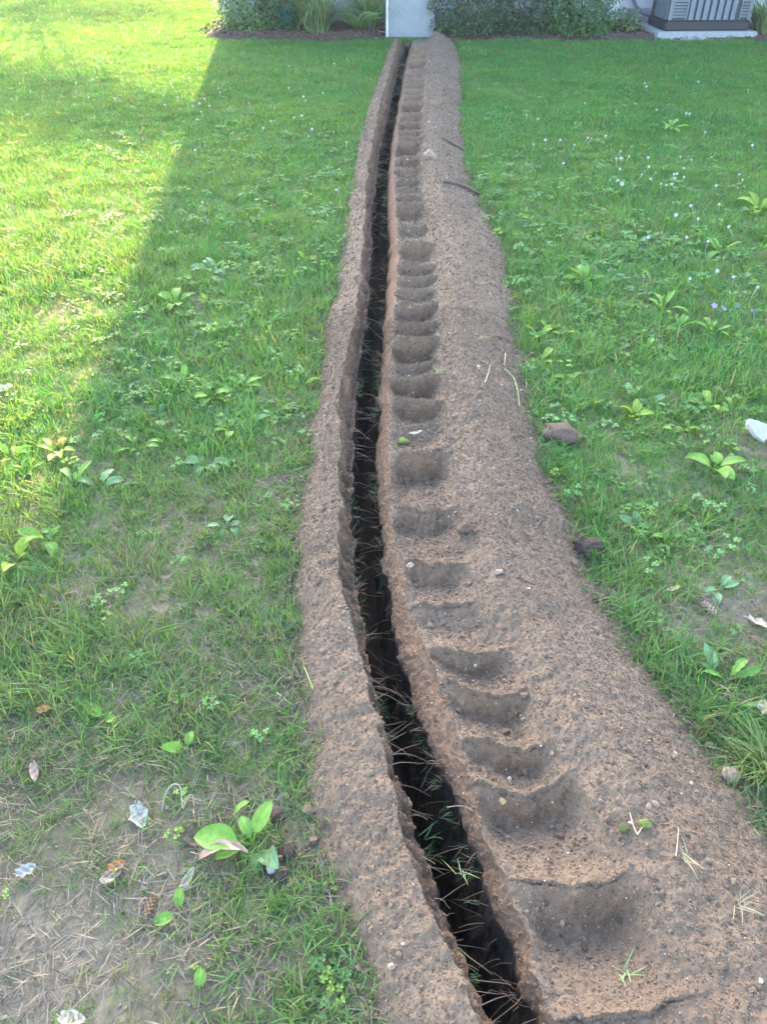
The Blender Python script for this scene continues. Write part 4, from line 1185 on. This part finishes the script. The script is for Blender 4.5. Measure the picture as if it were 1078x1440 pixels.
dead_leaf(287, 772, .055, .04, 'dark brown crumpled leaf just below the silvery rosette', (.14, .09, .07), R(20), 1, 1.4, 2, .004)
dead_leaf(584, 612, .048, .012, 'pale curled bark chip on a soil step', (.60, .52, .42), R(25), .8, 1.4, 0, .008, 'chip', True)
dead_leaf(105, 1438, .05, .03, 'pale straw coloured leaf at the bottom left', (.50, .44, .34), R(-10), .4, 1, 0, .012)

# stones and clods
def stone(name, px, py, size, label, mat, cat, az=0.0, seed=1, rough=.3, soil=False, sub=3, sink=.25, tilt=(0, 0)):
    me = rock_mesh(seed, mat, sub, rough, size)
    me.shade_smooth() if name != 'stone' else None
    p = on_soil(px, py) if soil else gz(px, py)
    o = link(name, me); o.location = (p.x, p.y, p.z + size[2] * (1 - sink)); o.rotation_euler = (tilt[0], tilt[1], az)
    return tag(o, label, cat)
M_clod = plain('clod_soil', (.115, .076, .055), .95, .22, 90, .006)
M_clod_d = plain('dark_clod_soil', (.06, .043, .034), .95, .3, 70, .006)
M_stone = plain('pale_stone', (.36, .34, .32), .8, .07, 40, .002)
M_stone_t = plain('tan_stone', (.28, .21, .16), .85, .12, 50, .002)
o = link('soil_clod', rock_mesh(41, M_clod, 4, .30, (.074, .048, .040))); p = gz(790, 628); o.location = (p.x, p.y + .04, p.z + .026); o.rotation_euler = (.1, .12, R(-8)); o.data.shade_smooth()
tag(o, 'brick-sized brown soil clod on the grass at the right soil edge', 'soil clod')
stone('soil_clod', 826, 778, (.036, .030, .030), 'dark rooty soil lump at the right soil edge below the brick-sized clod', M_clod_d, 'soil clod', .5, 4, .7)
stone('soil_clod', 812, 764, (.020, .018, .014), 'small dark lump touching the dark rooty soil lump', M_clod_d, 'soil clod', 1.5, 9, .7)
stone('soil_clod', 652, 748, (.024, .020, .018), 'little soil lump on the bank beside a step', M_clod, 'soil clod', .4, 6, .5, True)
stone('soil_clod', 392, 1150, (.018, .016, .013), 'small dark crumb lump at the left soil edge above the big plantain', M_clod_d, 'soil clod', .4, 16, .6)
stone('soil_clod', 406, 1198, (.020, .017, .014), 'dark crumb lump between big plantain and soil', M_clod_d, 'soil clod', 2, 19, .6)
stone('soil_clod', 395, 1235, (.015, .014, .012), 'dark crumb lump beside the white pebble', M_clod_d, 'soil clod', 2, 21, .6)
def shard(px, py, pts, th, label, mat, rot):
    mb = MB(); n = len(pts)
    mb.add([(a, b, 0) for a, b in pts] + [(a * .93, b * .93, th * (1 + .4 * math.sin(i * 2.1))) for i, (a, b) in enumerate(pts)],
           [tuple(range(n))[::-1], tuple(range(n, 2 * n))] + [(i, (i + 1) % n, n + (i + 1) % n, n + i) for i in range(n)])
    o = mb.build('stone', mat); p = gz(px, py); o.location = (p.x, p.y, p.z + .03); o.rotation_euler = rot
    bpy.context.view_layer.update()
    return tag(o, label, 'stone')
shard(1060, 618, [(-.042, .030), (-.030, .052), (.010, .048), (.044, .030), (.038, -.018), (.016, -.044), (-.018, -.020)], .014, 'pale flat stone in the grass at the right edge', M_stone, (.55, .1, .1))
stone('stone', 1025, 1092, (.022, .018, .014), 'tan stone half under the long grass tussock', M_stone_t, 'stone', .4, 5, .2)
stone('stone', 382, 1226, (.011, .012, .010), 'small white pebble below the large plantain', M_stone, 'pebble', 0, 8, .4, sub=2, sink=-.5)
stone('stone', 563, 476, (.018, .012, .009), 'white pebble on a soil step halfway up', M_stone, 'pebble', .3, 12, .3, True)
stone('stone', 603, 223, (.045, .035, .035), 'pale stone on the bank far up beside the steps', M_stone_t, 'stone', .3, 13, .4, True)
stone('stone', 701, 806, (.010, .009, .008), 'pale pebble at the end of the dark twig', M_stone_t, 'pebble', .3, 14, .4, True)
stone('stone', 551, 1360, (.0075, .0065, .006), 'pale pebble on the left bank near the bottom', M_stone_t, 'pebble', .3, 15, .4, True)
stone('stone', 577, 797, (.012, .008, .007), 'tan pebble in the wall of a shallow step', M_stone_t, 'pebble', .3, 17, .4, True)
stone('stone', 706, 1128, (.007, .007, .006), 'yellowish pebble in the back wall of a deep step', plain('ochre_stone', (.34, .25, .11), .9, .2, 60), 'pebble', .3, 18, .4, True)

# pine cones
def cone(px, py, L, label, az, col):
    r = empty('pine_cone', gz(px, py) + Vector((0, 0, .012)), az, label, 'pine cone')
    mat = plain('cone_scale', col, .8, .2, 120)
    mb = MB(); mb.tube([(-L / 2, 0, 0), (L / 2, 0, 0)], .003, 6, .6); mb.build('core', mat, r)
    N = 34; me = None
    mb = MB()
    mb.add([(0, -.0030, 0), (0, .0030, 0), (.009, .0042, .0035), (.0125, 0, .0045), (.009, -.0042, .0035), (.006, 0, .0048)], [(0, 1, 5), (1, 2, 5), (2, 3, 5), (3, 4, 5), (4, 0, 5)])
    me = mb.mesh('scale', mat)
    for i in range(N):
        t = i / (N - 1); a = i * 2.4; k = .55 + .65 * math.sin(PI * (.15 + .75 * t))
        o = link('scale', me, None, r); o.location = ((t - .5) * L, 0, 0); o.scale = (k * L / .045,) * 3
        o.rotation_euler = Euler((a, -.75, 0), 'XYZ'); 
        o.rotation_euler = (Matrix.Rotation(a, 3, 'X') @ Matrix.Rotation(-.7, 3, 'Y')).to_euler()
cone(212, 1280, .036, 'small brown pine cone on bare ground beside the bright seedling', R(80), (.34, .19, .10))
cone(996, 858, .050, 'slim tan pine cone on the worn right turf', R(118), (.40, .29, .19))

# twigs, straws, sprigs
def stick(name, pts_px, r, label, mat, cat, lift=.004, soil=True, taper=.5, arc=0.0, extra=()):
    mb = MB()
    P_ = [(on_soil(a, b) if soil else gz(a, b)) + Vector((0, 0, lift)) for a, b in pts_px]
    m = len(P_)
    if arc:
        for i in range(m): P_[i].z += arc * math.sin(PI * i / (m - 1))
    base = P_[0].copy()
    sp = smooth_pts([p - base for p in P_], 4)
    mb.tube(sp, r, 5, taper)
    for e in extra:
        Q = [(on_soil(a, b) if soil else gz(a, b)) + Vector((0, 0, lift + .004)) - base for a, b in e]; mb.tube(smooth_pts(Q, 3), r * .7, 4, taper)
    o = mb.build(name, mat); o.location = base
    return tag(o, label, cat)
M_strawt = plain('straw', (.50, .41, .25), .7, .15, 60); M_strawg = plain('green_straw', (.33, .40, .16), .6, .15, 60)
stick('twig', [(752, 745), (762, 728), (768, 716)], .003, 'short dark twig on the soil near the right edge', M_twig, 'twig', extra=[[(762, 728), (772, 722)]])
stick('twig', [(700, 806), (730, 815), (758, 826)], .0026, 'dark straight twig with a pale pebble at its end', M_twig, 'twig')
stick('twig', [(622, 257), (650, 264), (674, 276)], .020, 'thick dark stick lying on the far soil bank', M_twig, 'stick', .015)
stick('twig', [(622, 196), (642, 207), (662, 218)], .016, 'dark stick crossing the bank above the thick stick', M_twig, 'stick', .012)
stick('twig', [(600, 318), (606, 326), (608, 330)], .010, 'dark splinter at the side of the upper steps', M_twig, 'splinter', .006)
stick('straw', [(681, 540), (686, 526), (689, 514)], .002, 'short pale straw upright on the soil bank', M_strawt, 'straw', .006)
stick('straw', [(709, 522), (722, 536), (728, 560), (729, 575)], .0024, 'long bent straw near the right soil edge', M_strawg, 'straw', .012)
stick('straw', [(738, 500), (739, 530), (739, 548)], .002, 'straight green straw along the grass edge', M_strawg, 'straw', .012)
stick('straw', [(757, 548), (750, 560), (744, 576)], .0022, 'curved straw hanging from the grass edge', M_strawg, 'straw', .015)
stick('straw', [(710, 498), (709, 510), (708, 515)], .002, 'tiny pale straw above the long bent straw', M_strawt, 'straw', .006)
stick('straw', [(428, 940), (434, 955), (441, 972)], .0016, 'yellow straw on the left bank', M_strawg, 'straw', .006)
stick('straw', [(389, 978), (402, 988), (416, 998)], .0016, 'greenish straw at the left soil edge', M_strawg, 'straw', .008, soil=False)
stick('straw', [(948, 1206), (950, 1192), (952, 1166)], .0012, 'thin pale straw above the dry sprig', M_strawt, 'straw', .008)
stick('twig', [(682, 1158), (700, 1170), (720, 1182), (730, 1190)], .0013, 'thin pale root lying across a deep step', M_root, 'root', .006)
stick('twig', [(628, 1138), (648, 1136), (664, 1142)], .0014, 'thin root poking over the trench edge beside a step', M_root, 'root', .008)
def looped(px, py, label):
    b = gz(px, py); mb = MB()
    pts = [(-.030, -.02, 0), (-.026, .012, .02), (-.012, .030, .03), (.006, .026, .03), (.014, .0, .02), (.018, -.016, .012), (.026, .006, .02), (.034, .014, .014), (.040, -.008, .004)]
    mb.tube(smooth_pts(pts, 5), .0019, 6, .7); o = mb.build('dry_stem', plain('pale_dry_stem', (.27, .24, .165), .8, .12, 90), smooth=True); o.location = b + Vector((0, 0, .006))
    return tag(o, label, 'dry stem')
looped(250, 1134, 'pale dry stem looped like an arch on thin turf')
o = stick('feather', [(142, 1238), (148, 1248), (156, 1254)], .005, 'dark slate sliver of bark beside the orange scrap', plain('slate_sliver', (.05, .055, .075), .6), 'bark sliver', .006, soil=False, taper=.3)
o.name = 'bark_sliver'

def sprig(px, py, label, mat, n=7, L=.06, soil=True, name='grass_sprig', flat=1.2, w=.0022):
    p = on_soil(px, py) if soil else gz(px, py)
    mb = MB()
    az0 = random.uniform(0, 6.28)
    for i in range(n + 2):
        blade(mb, random.gauss(0, L * .12), random.gauss(0, L * .12), az0 + random.gauss(0, .75) + (PI if random.random() < .25 else 0), L * random.uniform(.4, 1.15), w * random.uniform(.4, .8), random.uniform(flat - .35, flat + .2), random.uniform(0, .7), 5, random.uniform(.3, .8))
    o = mb.build(name, mat); o.location = p + Vector((0, 0, .008)); return tag(o, label, 'sprig')
M_sprig = leaf_material('pale_green_sprig', (.22, .30, .13), (.22, .30, .13), .2); M_sprigd = leaf_material('dry_sprig', (.30, .26, .16), (.30, .26, .16), .2)
sprig(876, 1372, 'pale green grass sprig lying on the nearest soil step', M_sprig, 7, .05, w=.0032)
sprig(962, 1212, 'half dry grass sprig on the right soil slope', M_sprigd, 7, .05)
sprig(1034, 1276, 'dry tangled sprig on the soil near the right edge', M_sprigd, 9, .045)
sprig(672, 402, 'green sprig scattered on the upper soil bank', M_sprig, 7, .08)
sprig(708, 405, 'upright green sprig near the upper right soil edge', M_sprig, 7, .08, flat=.5)
sprig(676, 316, 'small green sprig by the hollow on the upper bank', M_sprig, 6, .09, flat=.5)
sprig(672, 478, 'flattened green sprig beside the pale straw', M_sprig, 6, .06)
sprig(614, 527, 'green sprig caught in a step corner', M_sprig, 9, .06)
sprig(575, 436, 'tiny roots bristling from a step rim', M_sprigd, 9, .035, flat=.8)
sprig(612, 150, 'small green sprig on the far bank', M_sprig, 8, .12, flat=.6)
sprig(648, 1232, 'light green blade fan on the trench lip', M_sprig, 4, .04)
# moss
M_moss = plain('moss', (.13, .17, .04), .95, .3, 200, .004); M_mossd = plain('dark_moss', (.075, .095, .035), .95, .3, 200, .004)
stone('moss_lump', 906, 1161, (.011, .009, .008), 'green moss lump right of the forked stem', M_moss, 'moss', 0, 22, .5, True)
stone('moss_lump', 876, 1167, (.011, .009, .008), 'dull moss lump left of the forked stem', M_mossd, 'moss', 1, 23, .5, True)
stick('twig', [(895, 1176), (889, 1163), (884, 1144)], .0017, 'pale forked stem between two moss lumps', M_strawt, 'twig', .006, extra=[[(895, 1176), (900, 1168), (902, 1164)]])
stone('moss_lump', 566, 624, (.020, .016, .013), 'olive moss tuft on a soil step halfway up', M_moss, 'moss', 0, 24, .5, True)

# long grass tussock
p = gz(1068, 1080)
t = empty('grass_tussock', p, 0, 'long bladed grass tussock drooping onto the soil at right', 'grass tussock')
mb = MB()
for i in range(150):
    a = random.uniform(0, 6.28); rr = .04 * math.sqrt(random.random())
    az_ = random.choice((random.gauss(R(215), .55), random.gauss(R(150), .7), random.uniform(0, 6.28)))
    blade(mb, rr * math.cos(a), rr * math.sin(a), az_, random.uniform(.06, .15), random.uniform(.002, .0036), random.uniform(.3, .9), random.uniform(.5, 1.5), 7, min(1, max(0, random.gauss(.5, .25))))
tag(mb.build('blades', leaf_material('tussock_blade', (.13, .20, .06), (.13, .20, .06), .35), t), kind='stuff')
sprig(1052, 1162, 'cut green blade lying on the soil below the tussock', M_sprig, 3, .05, soil=False, w=.004)
